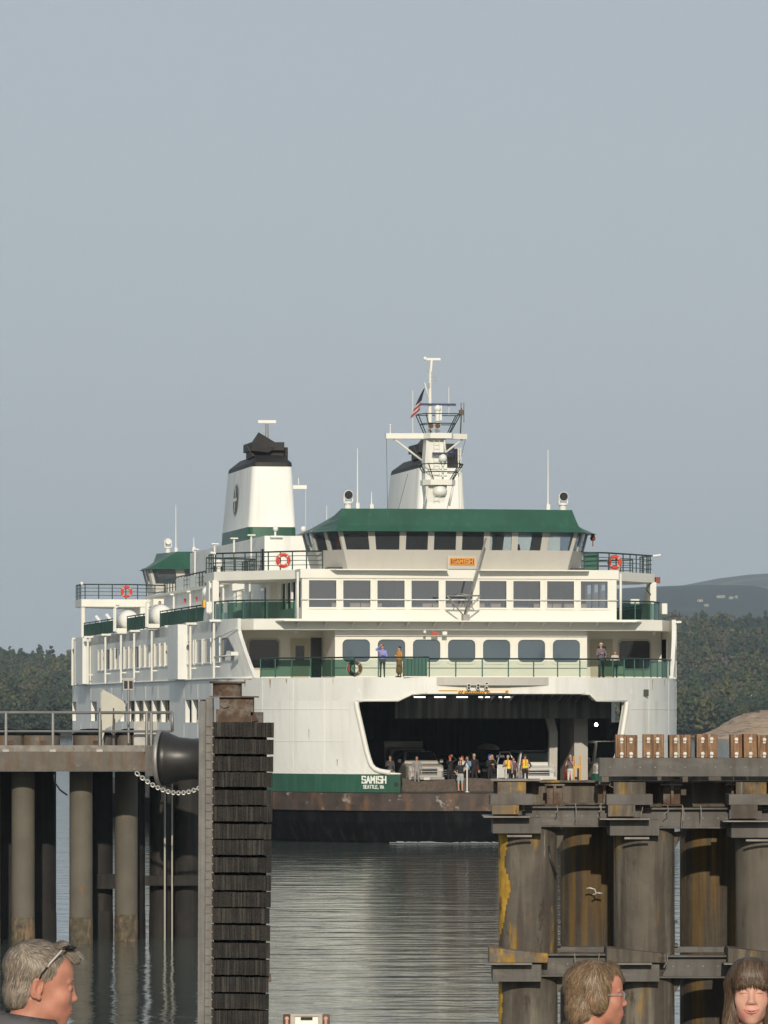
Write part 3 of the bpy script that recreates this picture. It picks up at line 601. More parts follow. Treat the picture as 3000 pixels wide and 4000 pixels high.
# --- pilothouse
def ph_poly(k, y=10.75):                                                            # k: how far the wall leans out
    return [(-6.05-k,y+.05-k*.6),(-3.1,y-.12-k),(0,y-.2-k),(3.1,y-.12-k),(6.15+k,y+.05-k*.6),(7.3+k,y+2.4),(7.3+k,y+5.6),(-7.2-k,y+5.6),(-7.2-k,y+2.4)]
def pilothouse(parent, flip=None):
    T = (lambda p: p) if flip is None else (lambda p: (p[0], flip-p[1], p[2]))
    A, B = ph_poly(0), ph_poly(.55); za, zb = 14.68, 16.85
    zw = lambda z: (z-za)/(zb-za)
    m = MB(); panes = []; n = len(A)
    for i in range(n):
        a0, a1, b0, b1 = A[i], A[(i+1)%n], B[i], B[(i+1)%n]
        ln = math.dist(a0, a1); nw = 2 if i in (0,1,2,3) else (2 if i in (4,8,5,7) else 7)
        nx, ny = (a1[1]-a0[1])/ln, -(a1[0]-a0[0])/ln
        def f(u, v, o=0.0): x = lerp(lerp(a0[0],a1[0],u), lerp(b0[0],b1[0],u), v); y = lerp(lerp(a0[1],a1[1],u), lerp(b0[1],b1[1],u), v); return T((x-nx*o, y-ny*o, lerp(za,zb,v)))
        hs_ = []
        for k in range(nw):
            g = .055 if nw == 2 else .02
            u0, u1 = k/nw+g*(1 if nw==2 else 1), (k+1)/nw-g
            lo_ = 15.74 if not (i in (1,2) and ((i==1 and k==1) or (i==2 and k==0)) and False) else 15.5
            hs_.append((u0, u1, zw(lo_), zw(16.74)))
        m.wall(lambda u,v: f(u,v), lambda u,v: f(u,v,.12), [0,1], [0,1], hs_)
        for h in hs_: panes.append([f(h[0]-.01,h[2]-.01,.06), f(h[1]+.01,h[2]-.01,.06), f(h[1]+.01,h[3]+.01,.06), f(h[0]-.01,h[3]+.01,.06)])
    ph = m.build('pilothouse', 'house_paint', parent)
    for p in panes: q = MB(); q.add(p, [(0,1,2,3)]); q.build('window', 'clear_glass', ph, fix=False)
    m = MB()
    for x0, x1, y0, y1, z0, z1 in ((-7,2.6,16.0,16.2,14.7,16.8),(-7.0,7.2,11.2,16.2,14.7,14.8),(-7,7.2,11.0,16.2,16.78,16.84),(-2.2,1.6,12.2,13.1,14.8,15.9),(-5,-3.4,13,14,14.8,16.1),(3.0,3.2,15.7,16.2,14.7,16.8)):
        pts = [T((x,y,z)) for z in (z0,z1) for y in (y0,y1) for x in (x0,x1)]; m.add(pts, [(0,2,3,1),(4,5,7,6),(0,1,5,4),(2,6,7,3),(0,4,6,2),(1,3,7,5)])
    m.build('interior', 'lounge_dark', ph)
    # roof: green band sloping out to a thin drooping edge
    def rp(kx, kf, kb, kt=0): return [(-6.45-kx*.45,10.75-kf),(-3.2,10.5-kf),(0,10.4-kf),(3.2,10.5-kf),(6.45+kx*.45,10.75-kf),(7.25+kx*.95-kt*.8,13.2-kf*.4),(7.25+kx*.8-kt,16.6+kb-kt*.6),(-7.15-kx*.8+kt,16.6+kb-kt*.6),(-7.15-kx*.70+kt*.8,13.2-kf*.4)]
    lv = [(16.72,1.05,.95,.5,0),(16.84,.8,.78,.42,.12),(17.05,.52,.52,.32,.35),(17.4,.26,.32,.22,.75),(17.98,-.1,.0,0,1.45)]
    m = MB(); rings = [([T((x,y,0))[:2] for x,y in rp(a,b,c,d_)], z) for z,a,b,c,d_ in lv]; n = len(rings[0][0])
    for (p,z0),(q,z1) in zip(rings, rings[1:]): m.add([(x,y,z0) for x,y in p]+[(x,y,z1) for x,y in q], [(i,(i+1)%n,n+(i+1)%n,n+i) for i in range(n)])
    p, z = rings[0]; m.add([(x,y,z) for x,y in p], [tuple(range(n))]); p, z = rings[-1]; m.add([(x,y,z) for x,y in p], [tuple(range(n))])
    m.build('roof', 'green_paint', ph)
    for x in (-5.79, 6.22):
        P_ = lambda a,b,c: T((a,b,c))
        m = MB(); m.cyl(P_(x,12.3,17.98), P_(x,12.3,18.35), .2, n=12); m.cyl(P_(x,12.3,18.3), P_(x,12.3,18.42), .28, n=12)
        m.box(*sorted((x-.26,x-.2)), *sorted((P_(0,12.2,0)[1],P_(0,12.4,0)[1])), 18.4, 18.85); m.box(x+.2,x+.26, *sorted((P_(0,12.2,0)[1],P_(0,12.4,0)[1])), 18.4, 18.85)
        m.cyl(P_(x,12.6,18.78), P_(x,12.1,18.78), .2, .26, n=16); s_ = m.build('searchlight', 'white_light', ph)
        m = MB(); m.cyl(P_(x,12.1,18.78), P_(x,12.07,18.78), .23, n=16); m.build('lens', 'dark_glass', s_)
    m = MB()
    for x, h, y in ((-5.25,21.35,12.4),(5.4,21.35,12.4),(-4.2,19.04,14)):
        m.box(x-.1,x+.1,T((0,y,0))[1]-.1,T((0,y,0))[1]+.1,17.9,18.35); a = T((x,y,18.3)); m.cyl(a, (a[0],a[1],h), .045, .02, n=6)
    m.build('whip_antenna', 'white_light', ph)
    return ph
ph = pilothouse(F)
m = MB(); m.box(-.62,1.0,10.3,10.42,14.7,15.42); m.build('name_panel', 'house_paint', ph)
m = MB(); m.box(-.5,.88,10.22,10.3,14.93,15.3); nb = m.build('name_board', 'gold', ph)
m = MB(); m.box(-.46,.84,10.205,10.22,14.965,15.265); m.build('board_field', 'ring_old', nb)
nm = MB(); text_mesh(nm, 'SAMISH', lambda a,b,k: (-.36+a, 10.204-.02*k, 15.0+b), 1.1, .22, .2); nm.build('board_letters', 'gold', nb)
m = MB(); m.box(7.9,8.1,12.7,12.8,16.55,16.72); m.cyl((8.0,12.75,16.6),(8.0,12.75,16.05),.03,n=6); m.ball((8.0,12.75,16.5),.16,10); m.build('fog_bell', 'ring_old', ph)
pilothouse(F, 102.3)
m = MB(); m.tube([(1.25,8.9,16.35),(.13,9.3,12.2)], .05, 8); m.tube([(-.99,8.4,13.2),(.84,8.4,13.2)], .04, 6); m.tube([(-.99,8.4,13.2),(.1,9.4,12.15),(.84,8.4,13.2)], .05, 6); m.tube([(-.6,8.4,13.2),(.1,10.4,13.35),(.6,8.4,13.2)], .03, 6)
m.box(0,.35,8.9,9.5,11.86,12.2); m.build('jackstaff', 'galv', F)

# --- masts
def mast(parent, y, full=True):
    e = empty('mast'); e.parent = parent
    if not full:
        m = MB(); m.cyl((0,y,17),(0,y,25.9),.35,.12,n=10); m.cyl((0,y,25.2),(0,y,26.6),.1,n=8); m.box(-.7,.75,y-.06,y+.06,24.6,24.68); m.box(-.3,.5,y-.3,y+.3,23.6,23.9); m.ball((.35,y,23.6),.25); m.build('pole','galv',e)
        m = MB(); m.box(-.62,.62,y-.08,y+.08,26.65,26.85); m.build('radar','white_light',e); return e
    m = MB()                                                                        # tapering box tower flared at its foot
    prof = [(18.0,.62,.7),(18.6,.5,.55),(19.6,.62,.6),(20.9,.62,.55),(22.3,.52,.45)]
    for (z0,a0,b0),(z1,a1,b1) in zip(prof, prof[1:]):
        c = -.1
        m.add([(c-a0,y-b0,z0),(c+a0,y-b0,z0),(c+a0,y+b0,z0),(c-a0,y+b0,z0),(c-a1,y-b1,z1),(c+a1,y-b1,z1),(c+a1,y+b1,z1),(c-a1,y+b1,z1)], [(0,1,5,4),(1,2,6,5),(2,3,7,6),(3,0,4,7)])
    m.build('tower', 'white_paint', e)
    m = MB()
    for x in (-.25,.05): m.tube([(x,y-.72,18.6),(x,y-.72,22.2)], .02, 5)
    for z in frange(18.7,22.1,14): m.tube([(-.25,y-.72,z),(.05,y-.72,z)], .015, 5)
    m.build('ladder', 'trim_paint', e)
    m = MB(); m.prism([(-2.85,y-.1),(-.8,y-.45),(-.5,y-1.0),(.7,y-1.0),(.9,y-.45),(1.75,y-.1),(1.75,y+.3),(-2.85,y+.3)], 22.15, 22.45); m.build('crosstree', 'trim_paint', e)
    m = MB(); m.prism([(-.85,y-.5),(-.5,y-1.1),(.7,y-1.1),(1.0,y-.5),(1.0,y+.3),(-.85,y+.3)], 19.55, 19.85); m.build('lower_platform', 'trim_paint', e)
    m = MB(); m.lathe([(.05,18.9),(.38,19.0),(.42,19.25),(.3,19.5)], (.1,y-.6,0)); m.ball((.22,y-.9,21.05),.24); m.cyl((.22,y-.9,20.0),(.22,y-.9,21.0),.06,n=8); m.build('lower_dome', 'white_light', e)
    m = MB(); m.box(-.38,.55,y-1.0,y-.86,21.22,21.36); m.ball((.7,y-.95,21.33),.17,10,(1.3,1,.8)); m.build('lower_radar', 'radar_blue', e)
    m = MB(); m.cyl((-.35,y,22.3),(-.33,y,26.0),.14,.07,n=10); m.cyl((-.3,y,25.9),(-.25,y,26.55),.09,n=8); m.build('topmast', 'trim_paint', e)
    m = MB()
    for z, a, b in ((25.9,-.5,-.1),(25.4,-.45,.05),(25.6,-.4,-.05),(23.0,-.3,.2)): m.box(a,b,y-.05,y+.05,z,z+.06)
    m.box(-.46,-.36,y-.1,y,25.0,25.3); m.build('topmast_fitting', 'galv', e)
    m = MB(); m.box(-.62,.24,y-.07,y+.07,26.55,26.68); m.ball((-.62,y,26.64),.12,10); m.build('top_radar', 'white_light', e)
    m = MB(); m.box(-.88,1.1,y-.16,y+.0,24.02,24.14); m.build('radar', 'radar_blue', e)
    m = MB(); m.cyl((.05,y-.2,22.4),(.05,y-.2,23.7),.14,n=10); m.ball((.05,y-.2,23.85),.2); m.box(-.05,.3,y-.15,y+.05,23.2,24.02); m.build('radar_pedestal', 'white_light', e)
    m = MB()
    for x in (-.5,-.12): m.cyl((x,y-1.15,22.83),(x,y-.5,22.83),.2,.07,n=14)
    m.build('air_horn', 'galv', e)
    m = MB()
    for x in (-.5,-.12): m.cyl((x,y-1.16,22.83),(x,y-1.151,22.83),.15,n=14)
    m.build('horn_mouth', 'rub_steel', e)
    for (z0,z1,a,b) in ((22.45,23.5,.0,0),(19.85,20.72,.15,0)):
        m = MB(); c = -.03+a; lo_ = [(c-.62,y-.4),(c-.45,y-1.0),(c+.6,y-1.0),(c+.75,y-.4),(c+.7,y+.3),(c-.6,y+.3)]; hi = [(c+(px-c)*1.75, y+(py-y)*1.35) for px,py in lo_]
        for fr in (1.0,.5): m.tube([(lerp(p[0],q[0],fr),lerp(p[1],q[1],fr),lerp(z0,z1,fr)) for p,q in zip(lo_,hi)], .03, 5, True)
        for p, q in zip(lo_, hi): m.tube([(*p,z0),(*q,z1)], .03, 5)
        m.build('basket_rail', 'dark_rail', e)
    for pa, pb, r_ in (((-2.4,y,22.15),(-.85,y-.2,20.95),.06),((1.5,y,22.15),(.5,y-.2,21.4),.06),((-.6,y-.7,19.55),(-.75,y-.5,18.4),.04),((.85,y-.7,19.55),(.65,y-.5,18.4),.06),((.35,y-.7,22.2),(.35,y-.7,21.4),.05)): m = MB(); m.tube([pa,pb],r_,6); m.build('brace', 'trim_paint', e)
    m = MB()
    for a, b in (((-2.82,22.2),(-2.75,18.0)),((-1.6,20.2),(-2.2,18.0)),((1.68,22.2),(1.3,20.7)),((1.2,20.6),(.6,18.2)),((-.5,22.3),(-.75,18.2))): m.tube([(a[0],y,a[1]),(b[0],y,b[1])], .014, 4)
    m.build('stay', 'black', e)
    m = MB()
    for x in (1.28,1.42): m.tube([(x-.03,y,21.7),(x+.05,y,18.2)], .03, 5)
    for z in frange(18.3,21.6,12): m.tube([(1.25,y,z),(1.46,y,z)], .018, 4)
    m.build('side_ladder', 'trim_paint', e)
    m = MB(); m.tube([(-1.32,y,22.4),(-1.33,y,24.85)], .02, 5); m.tube([(.73,y,23.5),(.72,y,25.05)], .02, 5); m.tube([(-2.6,y,22.4),(-2.6,y,22.9)],.03,5); m.ball((-2.6,y,22.92),.06,8); m.build('whip', 'white_light', e)
    m = MB(); m.tube([(1.38,y,22.4),(1.45,y,23.9)], .04, 6); m.tube([(1.42,y,23.5),(1.42,y,24.2)],.022,5); m.tube([(1.58,y,23.1),(1.58,y,24.2)],.022,5); m.box(1.3,1.55,y-.05,y+.05,23.5,23.8); m.build('dipole_antenna', 'beam_weathered', e)
    m = MB(); m.tube([(-.4,y,24.4),(-.65,y,25.3)], .035, 6); m.build('gaff', 'trim_paint', e)
    return e
mast(F, 17.2); mast(F, 82.0, False)
# --- lower house and upper casing
m = MB(); m.box(-9.0, 9.0, 20.0, 67.0, 11.95, 14.55); m.build('deck_house', 'white_paint', F)
m = MB(); m.prism([(-9.3,24),(9.3,24),(9.3,75),(-9.3,75)], 14.45, 14.6); m.build('boat_deck_edge', 'trim_paint', F)
m = MB(); m.prism([(-8.6,24.6),(8.6,24.6),(8.6,57),(-8.6,57)], 14.6, 16.95); m.build('casing_house', 'white_paint', F)
m = MB(); m.box(-8.72,-8.6,24.9,26.3,14.7,16.2); m.build('casing_door', 'dark_glass', F)
for y, h in ((27.5,17.05),(34.6,17.1),(43.0,17.05),(52,17)):
    for sx in (-1,1): m = MB(); m.cyl((sx*8.95,y,14.6),(sx*8.95,y,h),.06,n=8); m.box(sx*8.95-.22,sx*8.95+.22,y-.2,y+.2,h,h+.07); m.build('casing_post', 'trim_paint', F)
m = MB()
for x in (-8.0,-6.4): m.cyl((x,24.5,16.95),(x,24.5,17.3),.06,n=8); m.ball((x,24.4,17.35),.16,10); m.tube([(x,24.5,16.9),(x,24.5,15.4)],.02,5)
m.box(-8.3,-7.6,24.3,24.6,16.85,16.95); m.build('casing_light', 'white_light', F)
for y in (26,31,37,44,52,60):
    m = MB(); m.cyl((-9.25,y,11.96),(-9.25,y,14.4),.07,n=8)
    m.box(-9.5,-9.0,y-.25,y+.25,14.35,14.45); m.build('house_post', 'trim_paint', F)
m = MB(); m.cyl((-9.6,28.5,12),(-9.6,28.5,13.9),.28,n=12); m.box(-9.95,-9.25,28.2,28.8,13.9,14.3); m.build('ventilator', 'trim_paint', F)
for y in (40.2, 45.5, 50.5, 56.0): m = MB(); m.box(-9.12,-9.0,y,y+.12,13.8,14.05); m.build('orange_light', 'orange', F)
m = MB(); m.box(-9.06,-9.0,33,33.5,12.9,13.3); m.box(-9.06,-9.0,21.5,23,12.0,13.9); m.build('vent_grille', 'side_glass', F)
for sx in (-1,1):
    balustrade([(sx*9.1,46),(sx*9.1,66)], 14.6, 15.5, F, 1.4, None, 'railing', 'dark_rail', 2)
    m = MB(); m.wall(lambda u,v:(sx*(9.12+.02*math.sin(u)),u,v), lambda u,v:(sx*(9.09+.02*math.sin(u)),u,v), frange(49,60,8), [14.65,15.4]); m.build('rail_cloth','lettering',F)
    balustrade([(sx*12.3,22),(sx*11,23.2),(sx*9.2,24.2),(sx*9.1,30)], 14.7, 15.6, F, .8, None, 'railing', 'dark_rail', 2)
# ventilators and clutter on the boat deck
m = MB(); m.cyl((-9.6,36.5,14.6),(-9.6,36.5,15.6),.13,n=8); m.ball((-9.6,36.5,15.7),.25); m.box(-10.0,-9.2,38,38.8,14.3,14.9); m.ball((-9.9,39.5,14.1),.3,10); m.tube([(-9.5,38,14.5),(-9.9,40.5,14.2),(-10,41,13.6)],.12,8); m.build('davit_gear','white_light',F)
m = MB(); m.box(-9.75,-9.3,36.8,37.5,15.0,15.6); m.build('speaker_box','black',F)
# --- green cloth dodgers along the sun deck with raft gaps
for sx in (-1, 1):
    for a, b in ((20.6,40.4),(44.2,57.0),(61.0,81.6)):
        d = empty('dodger'); d.parent = F
        m = MB(); m.wall(lambda u,v:(sx*(12.62+.03*math.sin(u*2.3)*math.sin((v-12)*3.4)),u,v), lambda u,v:(sx*(12.59+.03*math.sin(u*2.3)*math.sin((v-12)*3.4)),u,v), frange(a,b,30), frange(12.02,12.82,3)); m.build('cloth','green_cloth',d)
        m = MB(); m.tube([(sx*12.6,a,12.92),(sx*12.6,b,12.92)],.04,6); m.build('handrail','dark_rail',d)
        for y in frange(a,b,max(1,int((b-a)/3.2))): m = MB(); m.cyl((sx*12.6,y,11.95),(sx*12.6,y,12.92),.03,n=6); m.build('post','dark_rail',d)
m = MB(); m.box(-12.75,-12.62,19.9,20.6,12.75,13.15); m.build('warning_sign', 'hazard_yellow', F)
# --- rear wing
m = MB(); m.prism([(-12.65,82.8),(-8.0,82.8),(-8.0,80.5),(8.0,80.5),(8.0,82.8),(12.65,82.8),(12.65,86.8),(8.5,92),(-8.5,92),(-12.65,86.8)], 14.08, 14.58); m.build('rear_bridge_deck', 'trim_paint', F)
m = MB(); m.box(-8.6,8.6,82.9,92,11.95,14.08); m.box(-7.9,7.9,80.6,84.2,14.58,14.9); m.box(-7.9,-7.0,81.9,82.4,14.0,14.75); m.build('rear_lounge', 'white_paint', F)
m = MB(); m.prism([(-12.5,84),(12.5,84),(11.5,90),(-11.5,90)], 11.6, 11.95); m.build('rear_deck', 'trim_paint', F)
for sx in (-1,1):
    m = MB(); m.cyl((sx*12.5,83.1,8.73),(sx*12.5,83.1,14.08),.17,n=8); m.cyl((sx*12.9,86,8.73),(sx*12.9,86,11.9),.1,n=8); m.build('wing_post','trim_paint',F)
balustrade([(-12.6,86.5),(-12.6,83.0),(-9.0,83.0),(-7.3,84.6),(-6.6,85.0)], 14.6, 15.6, F, .95, None, 'railing','dark_rail',3)
balustrade([(6.6,85.0),(7.3,84.6),(9,83),(12.6,83),(12.6,86.5)], 14.6, 15.6, F, .95, None, 'railing','dark_rail',3)
m = MB(); m.ball((-12.6,83,15.66),.12,8); m.box(-10.3,-10.1,82.6,82.8,14.2,14.4); m.build('rail_lamp','white_light',F)
m = MB()
for y in (68,74): m.cyl((-12.3,y,12.8),(-12.6,y+.4,13.25),.12,n=8)
m.build('deck_vent','white_light',F)
# --- funnels
def funnel(x0, x1):
    e = empty('funnel'); e.parent = F; y0, y1 = 45.0, 57.2
    def rect(k, ky0, ky1, r=.35):
        a, b, c, d = x0+k, x1-k*.9, y0+ky0, y1-ky1
        P = []
        for cx, cy, s0 in ((b-r,c+r,-90),(b-r,d-r,0),(a+r,d-r,90),(a+r,c+r,180)):
            for q in range(4): an = R(s0+30*q); P.append((cx+r*math.cos(an), cy+r*math.sin(an)))
        return P
    def seg(z0, p, z1, q, mat_, name, capped=False):
        m = MB(); n = len(p); m.add([(x,y,z0) for x,y in p]+[(x,y,z1) for x,y in q], [(i,(i+1)%n,n+(i+1)%n,n+i) for i in range(n)])
        m.smooth = [True]*n
        if capped: m.add([(x,y,z1) for x,y in q], [tuple(range(n))])
        return m.build(name, mat_, e, fix=True)
    seg(16.6, rect(0,0,0), 18.2, rect(.05,.0,.3), 'green_paint', 'green_stripe'); seg(18.2, rect(.05,0,.3), 21.9, rect(.28,.05,1.3), 'white_paint', 'stack_body')
    seg(21.9, rect(.28,.03,1.3), 22.15, rect(.3,.08,1.5), 'funnel_black', 'cap_band'); seg(22.15, rect(.3,.08,1.5), 22.62, rect(.75,.9,3.5,.2), 'funnel_black', 'cap', True)
    m = MB(); xa, xb = x0+.55, x1-.5
    m.prism([(xa,46.6),(xb,46.6),(xb,49.5),(xa,49.5)], 22.55, 23.0); m.prism([(xa-.1,46.2),(xb-.1,46.2),(xb-.1,50),(xa-.1,50)], 22.95, 23.45)
    m.add([(xa-.2,46,22.9),(xa+.9,46.0,22.8),(xa+1.6,46.3,23.3),(xa+.3,46.2,24.05),(xa+.1,49,23.3),(xa+1.5,49,23.2)], [(0,1,2,3),(3,2,5,4),(0,3,4),(0,4,5,1),(1,5,2)])
    m.add([(xa-.5,46.5,23.4),(xa-.1,46.3,22.6),(xa+.1,46.3,22.6),(xa-.05,47.5,22.9)], [(0,1,2),(0,2,3),(0,3,1),(1,3,2)])
    m.cyl((x1-.45,46.5,22.4),(x1-.45,46.5,23.15),.12,n=10); m.build('exhaust_duct', 'funnel_black', e)
    # oval mark with a ring and a cross, on both flanks
    for sx, xf in (((-1, x0),) if x0 < 0 else ((1, x1),)):
        g = MB(); b_ = MB(); xx = lambda z: xf + (-sx)*(.05+(z-18.2)*.062) + sx*.03
        N_ = 28
        for k, (mb, ra) in enumerate(((g, 1.0), (b_, .86))):
            ring_ = [(xx(20.1+ra*.98*math.sin(2*math.pi*i/N_))+sx*(.02+.012*k), 51.1+ra*.98*math.cos(2*math.pi*i/N_), 20.1+ra*.98*math.sin(2*math.pi*i/N_)) for i in range(N_)]
            mb.add(ring_, [tuple(range(N_))])
        em = g.build('emblem', 'galv', e); b_.build('emblem_field', 'cloth_field', em)
        c_ = MB()
        for (ya,yb,za,zb) in ((50.35,51.85,20.0,20.2),(50.98,51.22,19.35,20.85)): c_.add([(xx(za)+sx*.05,ya,za),(xx(za)+sx*.05,yb,za),(xx(zb)+sx*.05,yb,zb),(xx(zb)+sx*.05,ya,zb)], [(0,1,2,3)])
        c_.build('emblem_cross', 'lettering', em)
    return e
funnel(-6.65, -3.6); funnel(3.75, 7.0)
m = MB(); m.tube([(-2.75,47,16.95),(-2.75,47,20.7)],.012,4); m.box(-3.75,-2.7,46.9,47.1,20.62,20.85); m.tube([(-3.2,47,20.9),(-3.2,47,21.3)],.03,5); m.build('light_arm','trim_paint',F)
m = MB(); m.box(-7.9,7.9,57,78,14.55,14.6); m.build('top_deck_plate','house_paint',F)

fm = MB(); rf_ = random.Random(5)
P_ = [(-5.5+.35*i, sT(-5.5+.35*i)-.75-.25*math.sin(i*.9)+rf_.uniform(-.1,.1)) for i in range(28)]
for (a,b),(c,d) in zip(P_, P_[1:]):
    w0, w1 = rf_.uniform(.05,.3), rf_.uniform(.05,.3); fm.add([(a,b,.02),(c,d,.02),(c,d+w1,.03+w1*.3),(a,b+w0,.03+w0*.3)], [(0,1,2,3)])
fw_ = fm.build('foam','foam_white',None); fw_.location = (FX,FY,0); fw_.rotation_euler.z = YAW; fw_['kind'] = 'stuff'; fw_['label'] = 'thin line of white foam on the water under the bow'; fw_['category'] = 'foam'
# --- things standing or hanging on the ferry
fl = MB(); A_, B_, C_, D_ = (-.66,17.0,25.0), (-.95,17.0,23.75), (-1.4,17.0,23.6), (-1.35,16.9,24.0)
rows = 9
def fpt(u, v):   # u along the hoist (0 top), v out to the fly
    hx = lerp(-.68,-.96,u); hz_ = lerp(24.98,23.75,u); dx = -.12-.42*u**.8; dz = -.35*v*u
    return (hx+dx*v, 17.0+.10*math.sin(v*5+u*3), hz_+dz-.12*v)
for i in range(rows):
    for j in range(8):
        u0,u1,v0,v1 = i/rows,(i+1)/rows,j/8,(j+1)/8
        fl.use(2 if u0 < .5 else (1 if i%2 else 0)); fl.add([fpt(u0,v0),fpt(u0,v1),fpt(u1,v1),fpt(u1,v0)], [(0,1,2,3)])
fo = fl.build('flag', ['flag_red','flag_white','flag_blue'], None, smooth=True, fix=False); fo.location = (FX,FY,0); fo.rotation_euler.z = YAW
tag(fo, 'limp red, white and dark blue striped flag hanging by the mast top', 'flag')
fo.modifiers.new('thick','SOLIDIFY').thickness = .01
def lifering(x, y, z, label, matn='ring_red', face='y'):
    e = empty('lifebuoy', W(x,y,z), YAW); tag(e, label, 'lifebuoy', 'lifebuoys hung on the ferry rails')
    m = MB(); pts = [(math.cos(a)*.31, 0, math.sin(a)*.31) for a in [2*math.pi*i/24 for i in range(24)]]; m.tube(pts, .095, 8, True); m.build('ring', matn, e)
    for k in range(4): m = MB(); a = math.pi/4+math.pi/2*k; p = Vector((math.cos(a)*.31,0,math.sin(a)*.31)); d = Vector((-math.sin(a),0,math.cos(a)))*.03; m.cyl(p-d,p+d,.100,n=10); m.build('band', 'panel_pale', e)
    m = MB(); m.tube([(math.cos(a)*.43, -.02, math.sin(a)*.43) for a in [2*math.pi*i/16 for i in range(16)]], .012, 4, True); m.build('grab_line', 'rope', e)
lifering(-9.25,13.15,15.2,'red lifebuoy on the upper railing left of the pilothouse')
lifering(9.35,13.3,15.2,'red lifebuoy on the upper railing right of the pilothouse')
lifering(-9.56,82.8,15.1,'red lifebuoy on the far railing at the stern wing')
lifering(-7.0,2.75,9.2,'faded brown lifebuoy behind the passenger deck glass beside two people','ring_old')
for y, lab in ((41.2,'white liferaft canister in its cradle nearer the bridge'),(57.8,'white liferaft canister in its cradle nearer the stern')):
    e = empty('liferaft', W(-12.9,y,12.1), YAW); tag(e, lab, 'liferaft', 'liferafts on the side of the sun deck')
    m = MB(); m.lathe([(.12,-.05),(.5,0),(.62,.25),(.66,.9),(.66,2.2),(.62,2.8),(.45,3.0),(.1,3.05)], (.55,0,.62), (0,1,0), 18); m.build('canister','white_light',e)
    for q in (.8,2.2): m = MB(); m.lathe([(.67,-.04),(.69,0),(.67,.04)], (.55,q,.62), (0,1,0), 18); m.build('strap','galv',e)
    m = MB()
    for q in (-.2,.35): m.box(-.35,.95,q,q+.12,-.15,.1); m.box(-.45,-.33,q,q+.12,-.1,1.35); m.tube([(-.4,q+.06,1.35),(-.2,q+.06,1.5)],.06,6)
    m.build('cradle','trim_paint',e)
net_ = MB()
NB = [(-4.55,3.42,.5),(-3.8,3.22,.8),(-2.2,3.32,1.0),(-1.2,3.42,1.1),(-.2,3.38,1.2),(.9,3.28,1.2),(2.2,3.22,1.2),(4,3.2,1.2),(5.6,3.3,1.2)]
net_.wall(lambda u,v:(u, 2.2+.08*math.sin(u*3), lerp(2.68, interp(u,[(a,b) for a,b,c in NB]), v)), lambda u,v:(u, 2.24+.08*math.sin(u*3), lerp(2.68, interp(u,[(a,b) for a,b,c in NB]), v)), frange(-4.55,5.6,40), [0,.33,.66,1])
no = net_.build('safety_net','net',None); no.location=(FX,FY,0); no.rotation_euler.z=YAW; tag(no,'brown safety net stretched across the open bow in front of the cars','safety net')
for x, lab in ((-1.15,'white post beside the woman in shorts'),(.5,'white post left of the crew in yellow vests'),(.95,'white post nearest the crew in yellow vests')):
    e = MB(); e.cyl((0,0,0),(0,0,1.25),.035,n=8); e.box(-.09,.09,-.09,.09,0,.03); o = e.build('stanchion','white_light',None,loc=W(x,1.7,2.665),rz=YAW); tag(o,lab,'stanchion','stanchions holding the bow net')

# ================================================================ PEOPLE: one continuous skin grown round a posed skeleton
def nets(f, X, Y, Z):
    """surface of f = 0 on a grid given by three axes; returns vertices and quads"""
    G = np.meshgrid(X, Y, Z, indexing='ij'); v = f(G[0], G[1], G[2]); s = v < 0
    nx, ny, nz = v.shape
    acc = np.zeros((nx-1,ny-1,nz-1,3)); cnt = np.zeros((nx-1,ny-1,nz-1))
    ax = (X, Y, Z)
    for d in range(3):
        sl0 = [slice(None)]*3; sl1 = [slice(None)]*3; sl0[d] = slice(0,-1); sl1[d] = slice(1,None)
        a, b = v[tuple(sl0)], v[tuple(sl1)]; c = (a < 0) != (b < 0)
        with np.errstate(all='ignore'): t = np.where(c, a/(a-b), 0)
        pos = [None]*3
        for e in range(3):
            g0 = G[e][tuple(sl0)]; pos[e] = g0 + (t*(G[e][tuple(sl1)]-g0) if e == d else 0)
        o = [q for q in range(3) if q != d]
        for i in (0,1):
            for j in (0,1):
                sl = [slice(None)]*3
                sl[o[0]] = slice(i, (nx,ny,nz)[o[0]]-1+i); sl[o[1]] = slice(j, (nx,ny,nz)[o[1]]-1+j)
                cc = c[tuple(sl)]; cnt += cc
                for e in range(3): acc[...,e] += np.where(cc, pos[e][tuple(sl)], 0)
    m = cnt > 0; idx = -np.ones(m.shape, int); idx[m] = np.arange(m.sum()); P = acc[m]/cnt[m][:,None]
    F_ = []
    for d in range(3):
        o = [q for q in range(3) if q != d]
        sl0 = [slice(1,-1)]*3; sl1 = [slice(1,-1)]*3; sl0[d] = slice(0,-1); sl1[d] = slice(1,None)
        a, b = s[tuple(sl0)], s[tuple(sl1)]; c = a != b; I = np.argwhere(c)
        if not len(I): continue
        base = I.copy(); base[:,o[0]] += 1; base[:,o[1]] += 1
        q = []
        for di, dj in ((0,0),(-1,0),(-1,-1),(0,-1)):
            k = base.copy(); k[:,o[0]] += di; k[:,o[1]] += dj; q.append(idx[k[:,0],k[:,1],k[:,2]])
        q = np.stack(q, 1); fl = a[c] if d != 1 else ~a[c]; q[~fl] = q[~fl][:, ::-1]; F_.append(q)
    return P, np.concatenate(F_)
def cone(p, q, r0, r1):
    p, q = np.array(p, float), np.array(q, float); d = q-p; L2 = float(d@d)
    def f(x, y, z):
        t = np.clip(((x-p[0])*d[0]+(y-p[1])*d[1]+(z-p[2])*d[2])/L2, 0, 1)
        return np.sqrt((x-p[0]-t*d[0])**2+(y-p[1]-t*d[1])**2+(z-p[2]-t*d[2])**2) - (r0+(r1-r0)*t)
    return f
